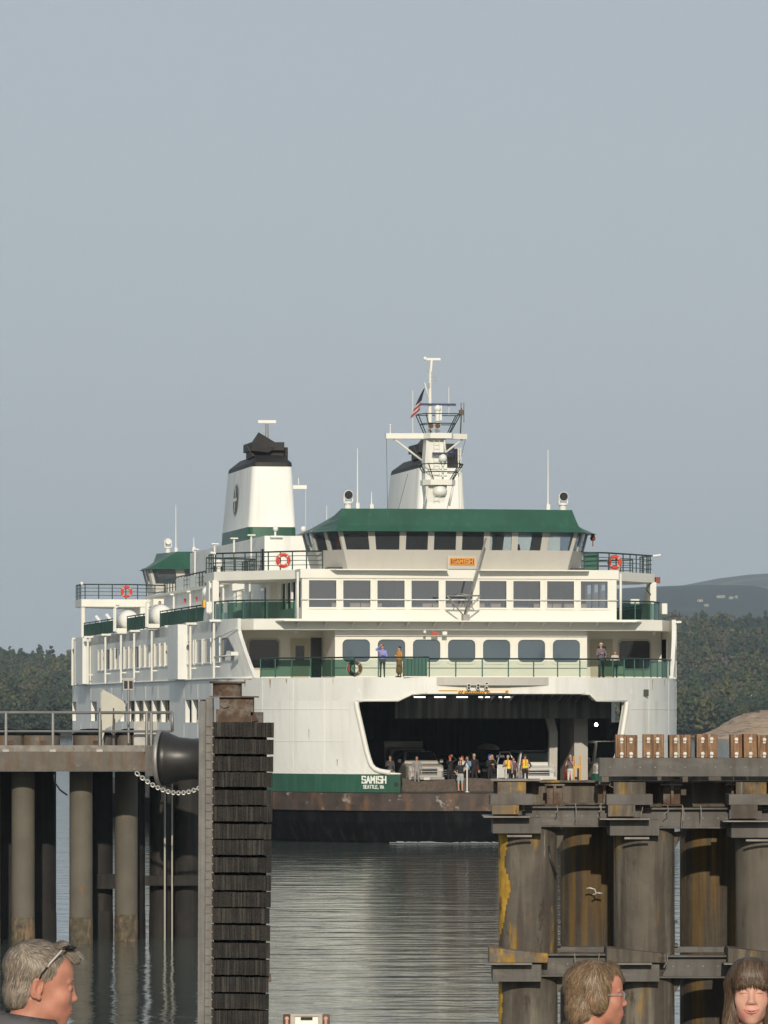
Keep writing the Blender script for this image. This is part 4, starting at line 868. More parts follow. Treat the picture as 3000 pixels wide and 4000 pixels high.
def ell(c, r, tilt=0.0):
    ct, st = math.cos(tilt), math.sin(tilt)
    def f(x, y, z):
        a, b0, c0 = x-c[0], y-c[1], z-c[2]; b = b0*ct+c0*st; e = -b0*st+c0*ct
        k0 = np.sqrt((a/r[0])**2+(b/r[1])**2+(e/r[2])**2); k1 = np.sqrt((a/r[0]**2)**2+(b/r[1]**2)**2+(e/r[2]**2)**2)+1e-9
        return k0*(k0-1)/k1
    return f
def smin(a, b, k):
    h = np.clip(.5+.5*(b-a)/k, 0, 1); return b*(1-h)+a*h-k*h*(1-h)
class Sdf:
    """parts: (function, blend radius, material slot or None, subtract)"""
    def __init__(s): s.p = []
    def add(s, f, k=.03, m=0, sub=False): s.p.append((f, k, m, sub)); return s
    def __call__(s, x, y, z):
        v = None
        for f, k, m, sub in s.p:
            d = f(x, y, z)
            if v is None: v = d
            elif sub: v = -smin(-v, d, k)
            else: v = smin(v, d, k)
        return v
    def slots(s, C):
        best = np.full(len(C), 1e9); out_ = np.zeros(len(C), int)
        for f, k, m, sub in s.p:
            if m is None or sub: continue
            d = f(C[:,0], C[:,1], C[:,2]); w_ = d < best; best[w_] = d[w_]; out_[w_] = m
        return out_
def grow(name, sdf, X, Y, Z, mats, parent=None, extra=None, slotfn=None):
    P, Q = nets(sdf, X, Y, Z); C = P[Q].mean(1); S = sdf.slots(C)
    if slotfn is not None: S = slotfn(C, S)
    verts = P.tolist(); faces = Q.tolist(); mi = S.tolist()
    if extra is not None:
        o = len(verts); verts += [tuple(v) for v in extra.v]; faces += [[o+i for i in f] for f in extra.f]; mi += extra.mi
    me = bpy.data.meshes.new(name); me.from_pydata(verts, [], faces)
    for m in mats: me.materials.append(MAT[m])
    me.polygons.foreach_set('material_index', mi); me.polygons.foreach_set('use_smooth', [True]*len(faces)); me.update()
    bm = bmesh.new(); bm.from_mesh(me); bmesh.ops.recalc_face_normals(bm, faces=bm.faces); bm.to_mesh(me); bm.free()
    o = bpy.data.objects.new(name, me); sc.collection.objects.link(o); o.parent = parent
    return o
def cloth(name, col, **k): return mat(name, col, .85, var=.12, scale=9, bump=.004, bscale=40, **k)
mat('skin', (.52,.27,.17), .5, var=.08, scale=25); mat('skin_small', (.55,.30,.20), .6, var=.05)
for n_, c_ in {'cloth_black':(.02,.02,.022),'cloth_grey':(.30,.29,.28),'cloth_dark_grey':(.07,.07,.075),'cloth_blue':(.03,.09,.4),'cloth_lilac':(.26,.27,.62),'cloth_ochre':(.50,.24,.04),
   'cloth_khaki':(.22,.13,.05),'cloth_mauve':(.16,.13,.15),'cloth_pink':(.55,.45,.40),'cloth_denim':(.05,.07,.1),'cloth_white':(.65,.64,.6),'cloth_shorts':(.35,.38,.36),'cloth_plum':(.16,.09,.10),
   'collar_blue':(.20,.32,.48),'hair_brown':(.07,.04,.025),'hair_grey':(.42,.38,.33),'hair_dark':(.02,.014,.012),'hair_red':(.16,.04,.015),'shoe':(.03,.03,.03),'vest_orange':(.85,.22,.03),'vest_yellow':(.75,.75,.08)}.items(): cloth(n_, c_)
POSES = {  # elbow and wrist for the right (+x) and left (-x) arm, person faces -y
 'down':  ((.235,.02,1.14),(.25,-.05,.90)), 'rail': ((.27,-.05,1.14),(.14,-.30,1.06)), 'phone': ((.24,-.12,1.22),(.07,-.20,1.50)), 'shade': ((.33,-.08,1.52),(.08,-.13,1.73)),
 'chest': ((.25,-.04,1.15),(.06,-.22,1.22)), 'raise': ((.30,-.05,1.62),(.06,-.04,1.78)), 'hip': ((.33,.06,1.16),(.20,-.04,1.00)), 'point': ((.26,-.22,1.36),(.22,-.46,1.46))}
def person(name_label, loc, rz, h=1.72, arms=('down','down'), top='cloth_black', legs='cloth_denim', hair='hair_brown', hairlen=.0, group=None, shorts=False, hat=None, vest=None, stride=.0, wide=1.0,
           skirt=False, sleeveless=False, holds=None, res=.024):
    k = h/1.75; s = Sdf(); SK, TP, LG, SH = 0, 1, 2, 3
    hx = .09
    for sx, off in ((1, stride), (-1, -stride)):
        hip, kn, an = (sx*hx, 0, .92), (sx*(hx+.01), -.02+off*.5, .50), (sx*(hx+.015), .02+off, .09)
        s.add(cone(hip, kn, .088*wide, .058), .04, LG); s.add(cone(kn, an, .055, .042), .02, SK if shorts else LG)
        s.add(cone((an[0],an[1]+.02,.05), (an[0]+sx*.02,an[1]-.16,.04), .042, .038), .02, SH)
    if shorts:
        for sx in (1,-1): s.add(cone((sx*hx,0,.88),(sx*(hx+.01),-.01,.66),.098,.095),.02,LG)
    if skirt: s.add(cone((0,0,.95),(0,0,.35),.15,.19),.03,LG)
    s.add(ell((0,0,.94),(.165*wide,.12*wide,.13)), .05, LG)
    s.add(ell((0,0,1.12),(.155*wide,.115*wide,.18)), .06, TP); s.add(ell((0,.005,1.31),(.185*wide,.12*wide,.17)), .06, TP); s.add(cone((-.15,.01,1.42),(.15,.01,1.42),.068,.068), .04, TP)
    ex = MB()
    for sx, nm_ in ((1, arms[0]), (-1, arms[1])):
        el, wr = POSES[nm_]; sh = Vector((sx*.185,.01,1.41)); el = Vector((sx*el[0],el[1],el[2])); wr = Vector((sx*wr[0],wr[1],wr[2]))
        s.add(cone(sh, el, .058, .045), .03, SK if sleeveless else TP); s.add(cone(el, wr, .043, .032), .02, SK if (shorts or sleeveless) else TP)
        d = (wr-el).normalized(); hd = wr+d*.07; s.add(cone(wr, hd, .032, .036), .015, SK)
        u = d.cross(Vector((0,1,0))); u = u.normalized() if u.length > .1 else Vector((1,0,0)); q = d.cross(u)
        for i, L_ in enumerate((.062,.072,.068,.054)):
            b0 = hd + u*(i-1.5)*.019; b1 = b0+d*L_*.55+q*.008; b2 = b1+d*L_*.4+q*.03; ex.tube([b0,b1,b2], .009, 5)
        ex.tube([wr+d*.02+u*.03, wr+d*.05+u*.05, wr+d*.085+u*.052], .010, 5)
    s.add(cone((0,.015,1.43),(0,.005,1.56),.052,.05), .03, SK)
    s.add(ell((0,.01,1.66),(.075,.092,.10)), .02, SK); s.add(ell((0,-.035,1.60),(.052,.055,.07)), .02, SK)
    s.add(cone((0,-.085,1.645),(0,-.105,1.61),.010,.014), .01, SK); s.add(ell((.078,.015,1.63),(.012,.02,.03)),.01,SK); s.add(ell((-.078,.015,1.63),(.012,.02,.03)),.01,SK)
    top_z = 1.86 if 'raise' in arms or 'shade' in arms else 1.80
    e = empty('person', loc, rz); e.scale = (k,k,k)
    if group: e['group'] = group
    tag(e, name_label, 'person')
    o = grow('body', s, np.arange(-.48,.49,res), np.arange(-.52 if 'point' in arms else -.42,.26,res), np.arange(-.03,top_z+.04,res), ['skin_small',top,legs,'shoe'], e, ex)
    hs_ = Sdf(); hs_.add(ell((0,.028,1.685),(.086,.098,.095)), .01, 0)
    if hairlen > 0: hs_.add(ell((0,.055,1.62-hairlen*.4),(.088,.06,.10+hairlen*.5)), .03, 0)
    hs_.add(ell((0,-.10,1.60),(.075,.075,.10)), .01, 0, True)
    grow('hair', hs_, np.arange(-.14,.15,.014), np.arange(-.14,.2,.014), np.arange(1.3,1.84,.014), [hair], e)
    f = MB()
    for sx in (-1,1): f.ball((sx*.032,-.083,1.655),.010,6)
    f.build('eyes','hair_dark',e); f = MB(); f.tube([(-.022,-.088,1.578),(0,-.093,1.576),(.022,-.088,1.578)],.005,5); f.build('mouth','ring_old',e)
    if hat:
        m = MB(); m.ball((0,.01,1.69),.103,12,(.92,1.05,.85)); m.box(-.065,.065,-.18,-.06,1.685,1.70); m.build('cap',hat,e)
    if vest:
        v = Sdf(); v.add(ell((0,0,1.13),(.172*wide,.132*wide,.20)), .05, 0); v.add(ell((0,.005,1.31),(.20*wide,.137*wide,.16)), .06, 0); v.add(cone((-.11,.01,1.42),(.11,.01,1.42),.077,.077), .03, 0)
        def sf(C, S): S = S.copy(); S[(abs(abs(C[:,0])-.085) < .032)] = 1; S[(abs(C[:,2]-1.10) < .03)] = 1; return S
        grow('safety_vest', v, np.arange(-.26,.27,.018), np.arange(-.2,.2,.018), np.arange(.98,1.52,.018), [vest,'vest_yellow'], e, None, sf)
    if holds == 'phone':
        m = MB(); m.obox((.03,-.24,1.56),(.075,.012,.15)); m.build('phone','black',e)
    return e
G1 = 'passengers and crew waiting behind the bow net'
CD, RD = 2.86, 2.665
face = YAW*0 + R(0)
person('person in a long grey hooded top standing in front of the silver pickup', W(-3.05,6.2,CD), face, 1.66, ('down','down'), 'cloth_grey','cloth_grey','hair_brown', .15, G1)
person('person in dark jacket shading their face right beside the pickup grille', W(-1.45,5.0,CD), R(20), 1.70, ('shade','point'), 'cloth_black','cloth_black','hair_dark', 0, G1, hat='ring_red')
person('woman in black jacket, shorts and bare legs with one arm raised at the net', W(-1.6,1.2,RD), R(-10), 1.70, ('raise','hip'), 'cloth_black','cloth_shorts','hair_brown', .2, None, shorts=True)
person('person with a white bag standing just behind the woman in shorts', W(-.95,4.2,CD), R(-30), 1.68, ('hip','down'), 'cloth_white','cloth_black','hair_red', .1, G1)
person('white haired man in a dark coat left of the blue hooded person', W(.05,6.0,CD), R(15), 1.78, ('down','down'), 'cloth_black','cloth_black','hair_grey', 0, G1)
person('person in dark coat with a bright blue hood held near the face', W(.72,5.0,CD), R(40), 1.74, ('phone','chest'), 'cloth_black','cloth_black','cloth_blue', .12, G1)
person('small figure in black behind, holding up a pale phone', W(1.1,6.4,CD), R(10), 1.72, ('phone','phone'), 'cloth_dark_grey','cloth_black','hair_grey', 0, G1, holds='phone')
person('crew member in orange and yellow vest, left one of the pair', W(1.5,4.0,CD), R(-15), 1.72, ('down','chest'), 'cloth_grey','cloth_black','hair_grey', 0, G1, vest='vest_orange')
person('person in a plum jacket between the two yellow vests', W(2.0,5.0,CD), R(5), 1.58, ('down','down'), 'cloth_plum','cloth_black','hair_brown', .1, G1)
person('crew member in orange and yellow vest beside the open car door', W(2.5,4.3,CD), R(10), 1.76, ('hip','down'), 'cloth_dark_grey','cloth_black','hair_dark', 0, G1, vest='vest_orange', hat='hair_brown')
person('grey haired woman in a sleeveless top taking a picture by the white pillar', W(5.15,5.2,CD), R(-25), 1.72, ('phone','chest'), 'cloth_mauve','cloth_white','hair_grey', .1, G1, sleeveless=True, holds='phone')
person('person in a light blue top half hidden left of the net post group', W(-.45,5.4,CD), R(-20), 1.66, ('phone','down'), 'collar_blue','cloth_black','hair_brown', .1, G1, holds='phone')
person('person in a red jacket standing behind the white haired man', W(.3,7.4,CD), R(20), 1.70, ('down','down'), 'flag_red','cloth_black','hair_dark', .05, G1)
person('person in pale trousers at the left of the crowd behind the pickup nose', W(-4.4,6.8,CD), R(-20), 1.68, ('down','chest'), 'cloth_dark_grey','cloth_mauve','hair_brown', .1, G1)
person('person leaning by the cab of the silver pickup', W(-1.7,10.5,CD), R(30), 1.74, ('down','down'), 'cloth_dark_grey','cloth_black','hair_brown', 0, G1)
G2 = 'passengers at the rail of the passenger deck'
person('person in lilac shirt shading their eyes at the deck rail', W(-5.55,2.5,8.73), R(-8), 1.70, ('chest','shade'), 'cloth_lilac','cloth_dark_grey','hair_red', 0, G2)
person('person in ochre jacket and long brown trousers leaning on the rail', W(-4.65,2.5,8.73), R(-50), 1.62, ('chest','chest'), 'cloth_ochre','cloth_khaki','hair_dark', 0, G2, wide=1.12, skirt=True)
person('man in pale cap and open dark jacket at the right end of the deck rail', W(6.35,2.9,8.73), R(15), 1.84, ('rail','chest'), 'cloth_mauve','cloth_dark_grey','hair_brown', 0, G2, hat='cloth_pink')
person('person with red brown hair in a pale pink top leaning on the rail', W(7.15,3.1,8.73), R(5), 1.42, ('rail','rail'), 'cloth_pink','cloth_grey','hair_red', .18, G2, wide=1.1)
person('dark hooded figure standing inside the pilothouse window', W(3.55,12.2,14.80), R(0), 1.58, ('down','down'), 'cloth_dark_grey','cloth_black','hair_dark', 0, None, wide=1.1)
person('person in an orange red jacket beside the white liferaft', W(-11.6,48.5,11.95), R(0), 1.75, ('down','down'), 'orange','cloth_black','hair_dark', .05, None, wide=1.15)

# ================================================================ VEHICLES
mat('car_silver', (.74,.74,.72), .3, metal=.05, var=.04, coat=.6); mat('car_pewter', (.52,.50,.46), .3, metal=.1, var=.04, coat=.5)
mat('car_dark', (.03,.032,.036), .3, var=.05, coat=.6); mat('car_white', (.68,.66,.62), .35, var=.04, coat=.4)
mat('chrome', (.75,.74,.72), .25, metal=.8, var=.03); mat('tyre', (.02,.02,.02), .85); mat('windscreen', (.015,.02,.022), .05, var=0, ior=1.55)
mat('plate_white', (.7,.7,.68), .5); mat('headlamp', (.7,.72,.72), .1, metal=.2, var=0, coat=1); mat('tan_cab', (.36,.33,.29), .4, coat=.3)
def section(mb, secs, n=None):
    """body from cross sections (y, [(x,z)...]) joined along y"""
    n = len(secs[0][1]); vs = [(x,y,z) for y, P in secs for x, z in P]
    fs = [(j*n+i, j*n+(i+1)%n, (j+1)*n+(i+1)%n, (j+1)*n+i) for j in range(len(secs)-1) for i in range(n)]
    mb.add(vs, fs + [tuple(reversed(range(n))), tuple(range((len(secs)-1)*n, len(secs)*n))]); return mb
def hull(w_, z0, z1, r=.08, tuck=.04): return [(-w_+tuck,z0),(w_-tuck,z0),(w_,z0+r*1.5),(w_,z1-r),(w_-r,z1),(-w_+r,z1),(-w_,z1-r),(-w_,z0+r*1.5)]
def cabin(w0, w1, z0, z1, r=.1): return [(-w0,z0),(w0,z0),(w1+.01,z1-r),(w1-r,z1),(-w1+r,z1),(-w1-.01,z1-r)]
def vehicle(label, loc, rz, paint, W_=1.0, L=4.9, zh=1.05, zr=1.85, hood=1.2, kind='suv', group='vehicles waiting on the car deck', cat='car', door=False):
    e = empty('parked_'+cat.replace(' ','_') if cat in ('car','van') else cat.replace(' ','_'), loc, rz); tag(e, label, cat, group)
    m = MB(); g = .32
    section(m, [(-.02,hull(W_*.82,g+.1,zh*.86)),(.12,hull(W_*.93,g,zh*.93)),(.5,hull(W_,g,zh*.98)),(hood,hull(W_,g,zh+.04)),(L-.3,hull(W_,g,zh+.06)),(L,hull(W_*.92,g+.1,zh))]); m.build('body', paint, e, bevel=.03)
    c = MB(); ws = hood+.65 if kind != 'van' else hood+.35; back = L-.25 if kind != 'pickup' else L*.62
    section(c, [(hood-.02,cabin(W_*.93,W_*.90,zh,zh+.08,.03)),(ws,cabin(W_*.95,W_*.76,zh,zr-.02)),(ws+.6,cabin(W_*.95,W_*.78,zh,zr)),(back-.25,cabin(W_*.95,W_*.77,zh,zr-.02)),(back,cabin(W_*.93,W_*.72,zh,zr-.14))]); c.build('cab', paint, e, bevel=.02)
    q = MB(); k0, k1 = .10, .90
    def P_(u, v): y = lerp(hood+.03, ws-.02, v); z = lerp(zh+.10, zr-.06, v); x = lerp(W_*.84, W_*.68, v); return (u*x, y-.045, z+.045)
    q.add([P_(-1,.08),P_(1,.08),P_(1,.96),P_(-1,.96)], [(0,1,2,3)]); q.build('windscreen', 'windscreen', e, fix=False)
    for sx in (-1,1):
        q = MB(); xz = lambda z: sx*(lerp(W_*.95, W_*.78, (z-zh)/(zr-zh))+.012)
        q.add([(xz(zh+.1),hood+.45,zh+.1),(xz(zh+.1),back-.2,zh+.1),(xz(zr-.14),back-.4,zr-.14),(xz(zr-.14),ws+.12,zr-.14)], [(0,1,2,3)]); q.build('side_window', 'windscreen', e, fix=False)
        m = MB(); m.obox((sx*(W_+.13),hood+.38,zh+.16),(.2,.1,.2)); m.build('wing_mirror', paint, e, bevel=.03)
        m = MB(); m.obox((sx*W_*.76,.02,zh*.74),(W_*.3,.16,.19)); m.build('headlight', 'headlamp', e, bevel=.04)
        for y in (.95, L-1.0):
            m = MB(); m.lathe([(.22,-.12),(.36,-.11),(.38,-.06),(.38,.06),(.36,.11),(.22,.12)], (sx*(W_-.13),y,.38), (1,0,0), 20); t_ = m.build('wheel', 'tyre', e)
            m = MB(); m.lathe([(.05,0),(.2,.01),(.23,-.02)], (sx*(W_-.0),y,.38), (sx,0,0), 16); m.build('rim', 'galv', t_)
    m = MB(); m.box(-W_*.58,W_*.58,-.06,.0,zh*.52,zh*.82); gr = m.build('grille', 'black', e)
    m = MB()
    for i in range(3): z = lerp(zh*.55, zh*.79, i/2); m.box(-W_*.57,W_*.57,-.085,-.05,z-.02,z+.025)
    m.build('grille_bar', 'chrome', gr)
    m = MB(); m.box(-W_*.97,W_*.97,-.12,.12,.36,.52); m.build('bumper', 'chrome' if kind == 'pickup' else paint, e, bevel=.03)
    m = MB(); m.box(-.16,.16,-.14,-.121,.36,.50); m.build('number_plate', 'plate_white', e)
    if door:
        m = MB(); a = R(62); hx_, hy = -W_, hood+.5
        def D(u, v, o=0): return (hx_-math.sin(a)*u*1.05+math.cos(a)*o, hy+math.cos(a)*u*1.05*1-1.0*u*0+math.sin(a)*o*0, v)
        pts = [D(0,.45),(D(1,.45)),D(1,zh+.05),D(.85,zr-.1),D(.35,zr-.08),D(0,zh+.05)]
        th = [(x,y+.06,z) for x,y,z in pts]; n = len(pts); m.add(pts+th, [(i,(i+1)%n,n+(i+1)%n,n+i) for i in range(n)]); m.add(pts[0:3]+[pts[5]]+th[0:3]+[th[5]], [(0,1,2,3),(7,6,5,4)])
        fr = [D(0,zh+.05),D(.35,zr-.08),D(.85,zr-.1),D(1,zh+.05)]; m.tube(fr, .035, 6); m.build('open_door', paint, e)
    return e
vehicle('silver pickup truck with a big barred grille facing out at the bow', W(-2.1,8.6,CD), YAW, 'car_pewter', 1.03, 5.8, 1.22, 1.90, 1.45, 'pickup', cat='pickup truck')
vehicle('bright silver minibus like car with its door open by the vested crew', W(4.0,8.0,CD), YAW, 'car_silver', 1.0, 5.0, 1.12, 1.95, .95, 'van', door=True, cat='van')
kv = vehicle('dark car carrying a kayak on its roof behind the open door', W(2.9,14.2,CD), YAW, 'car_dark', .95, 4.8, 1.1, 1.8, 1.2, 'suv')
vehicle('pale tan camper van half hidden by the right hand pier', W(8.75,10.5,CD), YAW, 'car_white', 1.1, 6.0, 1.25, 2.45, .7, 'van', cat='camper van')
vehicle('dark car in the shade left of the silver pickup', W(-5.6,11.5,CD), YAW, 'car_dark', .95, 4.6, 1.0, 1.6, 1.2, 'suv')
vehicle('dark car standing deep in the middle lane of the car deck', W(.8,16.5,CD), YAW, 'car_dark', .95, 4.6, 1.0, 1.65, 1.2, 'suv')
e = empty('box_truck', W(.3,28,CD), YAW); tag(e, 'white box truck deep inside the car deck behind the pickup', 'truck', 'vehicles waiting on the car deck')
m = MB(); m.box(-1.15,1.15,1.5,7.5,.9,2.35); m.build('cargo_box','car_white',e,bevel=.03); m = MB(); section(m,[(0,hull(1.0,.4,1.1)),(.2,hull(1.05,.35,1.9)),(1.4,hull(1.05,.35,2.0))]); m.build('cab','car_white',e)
m = MB(); m.add([(-.85,-.0,1.15),(.85,-.0,1.15),(.8,.16,1.8),(-.8,.16,1.8)],[(0,1,2,3)]); m.build('windscreen','windscreen',e,fix=False)
m = MB()
for sx in (-1,1):
    for y in (.8,5.8): m.cyl((sx*.85,y,.42),(sx*1.1,y,.42),.42,n=16)
m.build('wheel','tyre',e)
k = empty('kayak', W(2.9,15.0,CD+1.92), YAW+R(4)); tag(k, 'grey green kayak tied upside down on the roof of a dark car', 'kayak')
m = MB(); section(m, [(y, [(math.cos(a)*w_, .02+abs(math.sin(a))*h_*(1 if math.sin(a)>0 else .25)) for a in [2*math.pi*i/12 for i in range(12)]]) for y,w_,h_ in ((-.9,.03,.05),(-.4,.22,.2),(.5,.36,.33),(1.8,.38,.35),(3.0,.25,.22),(3.6,.03,.05))]); m.build('kayak_hull','panel_pale',k,smooth=True)
m = MB(); m.box(-.65,.65,.6,.66,-.1,.0); m.box(-.65,.65,2.2,2.26,-.1,.0); m.build('roof_bar','black',k)
m = MB()
for x in (5.62,5.95): m.cyl((x-5.8,0,0),(x-5.8,0,1.65),.05,n=8)
m.box(-.2,.18,-.04,.04,1.0,1.12); o = m.build('barrier_frame','hazard_yellow',None,loc=W(5.8,6.5,CD),rz=YAW); tag(o,'yellow steel barrier frame by the right hand pillar','barrier')
m = MB(); section(m,[(0,hull(.16,0,.85,.05)),(.5,hull(.18,0,.9,.05))]); o = m.build('luggage','orange',None,loc=W(5.6,7.6,CD),rz=YAW); tag(o,'orange case standing behind the yellow barrier frame','case')

# ================================================================ WATER, HILLS, FOREST, ROCK
def surf(name, fn, X, Y, matn, kind='structure'):
    nx, ny = len(X), len(Y); P = np.array([[fn(x, y) for x in X] for y in Y], float).reshape(-1, 3)
    i, j = np.meshgrid(np.arange(nx-1), np.arange(ny-1)); a = (j*nx+i).ravel(); Q = np.stack([a, a+1, a+nx+1, a+nx], 1)
    me = bpy.data.meshes.new(name); me.from_pydata(P.tolist(), [], Q.tolist()); me.materials.append(MAT[matn]); me.polygons.foreach_set('use_smooth', [True]*len(Q)); me.update()
    o = bpy.data.objects.new(name, me); sc.collection.objects.link(o)
    if kind: o['kind'] = kind
    return o
m = bpy.data.materials.new('water'); m.use_nodes = True; MAT['water'] = m; t = m.node_tree; b = t.nodes['Principled BSDF']
b.inputs['Base Color'].default_value = (.085,.105,.095,1); b.inputs['Roughness'].default_value = .07; b.inputs['IOR'].default_value = 1.7
tc = t.nodes.new('ShaderNodeTexCoord')
def wnoise(scale, sc3, detail):
    mp = t.nodes.new('ShaderNodeMapping'); mp.inputs['Scale'].default_value = sc3; t.links.new(tc.outputs['Object'], mp.inputs[0])
    n = t.nodes.new('ShaderNodeTexNoise'); n.inputs['Scale'].default_value = scale; n.inputs['Detail'].default_value = detail; n.inputs['Roughness'].default_value = .5; n.inputs['Distortion'].default_value = .3
    t.links.new(mp.outputs[0], n.inputs['Vector']); return n.outputs['Fac']
ad = t.nodes.new('ShaderNodeMath'); ad.operation = 'MULTIPLY_ADD'; t.links.new(wnoise(.9, (.75,1,1), 6), ad.inputs[0]); ad.inputs[1].default_value = .5
t.links.new(wnoise(.45, (.5,1,1), 2), ad.inputs[2])
bp = t.nodes.new('ShaderNodeBump'); bp.inputs['Strength'].default_value = 1.0; bp.inputs['Distance'].default_value = .065
t.links.new(ad.outputs[0], bp.inputs['Height']); t.links.new(bp.outputs[0], b.inputs['Normal'])
wm = MB(); wm.add([(-9000,-60,0),(9000,-60,0),(9000,9000,0),(-9000,9000,0)], [(0,1,2,3)]); o = wm.build('water', 'water', fix=False); o['kind'] = 'structure'
def vn(x, y, s, seed=0):    # cheap smooth noise
    return (math.sin(x*s*1.0+seed)+math.sin(y*s*1.3+seed*2.1)+math.sin((x+y)*s*.7+seed*.7)+math.sin((x*1.7-y)*s*.55+seed*1.9))/4
def ground_z(x, y):
    shore = 1440 + 40*vn(x, 0, .012, 1) + (20 if x < -60 else -60*max(0, min(1, (x-75)/60)))
    d = y-shore
    if d < 0: return -3
    top = interp(x, [(-400,25),(-200,26),(-170,25),(-60,24),(0,28),(60,36),(110,40),(150,41),(200,42),(400,46)])
    k = min(1, d/1150); k = k*k*(3-2*k)
    z = -0.2 + min(2.2, d*.12) + (top-2)*k + 1.5*vn(x,y,.03,3)*min(1,d/80)
    if d > 1250: z -= (d-1250)*.03
    return z
mat('forest_floor', (.04,.038,.025), .95, var=.4, scale=.02); mat('far_wood', (.020,.036,.034), .95, var=.35, scale=.012, patch=[((.12,.11,.06), .006, .55, .65)])
mat('rock_tan', (.40,.28,.18), .9, var=.2, scale=.25, streak=.5, scol=(.2,.15,.11), sscale=(.25,.25,1.0), bump=.8, bscale=.35, patch=[((.16,.12,.09), (.12,.12,.7), .55, .62)])
surf('wooded_hill', lambda x,y: (x,y,ground_z(x,y)), np.linspace(-420,420,85), np.linspace(1340,3100,90), 'forest_floor')
# ridges far behind, blue with distance
def ridge(x, y, y0, top, seed, depth):
    k = min(1, max(0, (y-y0)/depth)); k = math.sin(k*math.pi/2); return -5 + (interp(x, top)+5)*k + (6*vn(x,y,.004,seed)+3*vn(x,y,.013,seed))*k
K8, K5 = 8200/11052, 5400/11052
r8 = [(-6000,-5),(-700,20),(-200,60),(300*K8,246*K8),(590*K8,262*K8),(620*K8,272*K8),(670*K8,284*K8),(760*K8,296*K8),(828*K8,300*K8),(1000*K8,300*K8),(3000,160),(7000,40)]
surf('far_ridge', lambda x,y: (x,y,ridge(x,y,6300,r8,5,1900)), np.linspace(-3500,4500,160), np.linspace(6300,9000,24), 'far_wood')
r5 = [(-4000,-5),(-300,10),(0,60),(200*K5,200*K5),(460*K5,272*K5),(560*K5,277*K5),(700*K5,280*K5),(790*K5,278*K5),(828*K5,264*K5),(1000*K5,230*K5),(1500,60),(3000,0)]
surf('nearer_ridge', lambda x,y: (x,y,ridge(x,y,3900,r5,9,1500)), np.linspace(-2500,2500,140), np.linspace(3900,6200,24), 'far_wood')
for px, py, w_, lab in ((1512,1300,10,'pale house low on the blue hillside, leftmost of the far ones'),(1526,1309,8,'small pale house just below the leftmost far one'),(1553,1291,9,'pale house left of a close pair on the blue hillside'),(1562,1291,7,'small house right beside a pale one on the blue hillside'),(1579,1293,8,'pale house in the middle right of the far row'),(1590,1292,6,'rightmost small house on the far blue hillside')):
    Yh = 4600; X_ = (px-830)/11052*Yh; Z_ = ridge(X_, Yh, 3900, r5, 9, 1500); Zt = EYE+(1538-py)/11052*Yh
    y_ = 3950
    while y_ < 5400 and ridge(X_*y_/4600, y_, 3900, r5, 9, 1500) < EYE+(1538-py)/11052*y_: y_ += 10
    w_ *= .4
    e = empty('house', (X_*y_/4600, y_-3, ridge(X_*y_/4600,y_-3,3900,r5,9,1500)-1)); tag(e, lab, 'house', 'houses on the far hillside')
    m = MB(); m.box(-w_*.6,w_*.6,-4,4,-3,2.8); m.build('wall','panel_pale',e); m = MB(); m.slab([(-4.8,2.8),(4.8,2.8),(0,5.0)],-w_*.68,w_*.68); m.build('roof','lounge_dark',e)
    m = MB()
    for x in (-w_*.3,w_*.3): m.box(x-.5,x+.5,-4.06,-4.0,.8,2.0)
    m.build('window','dark_glass',e)
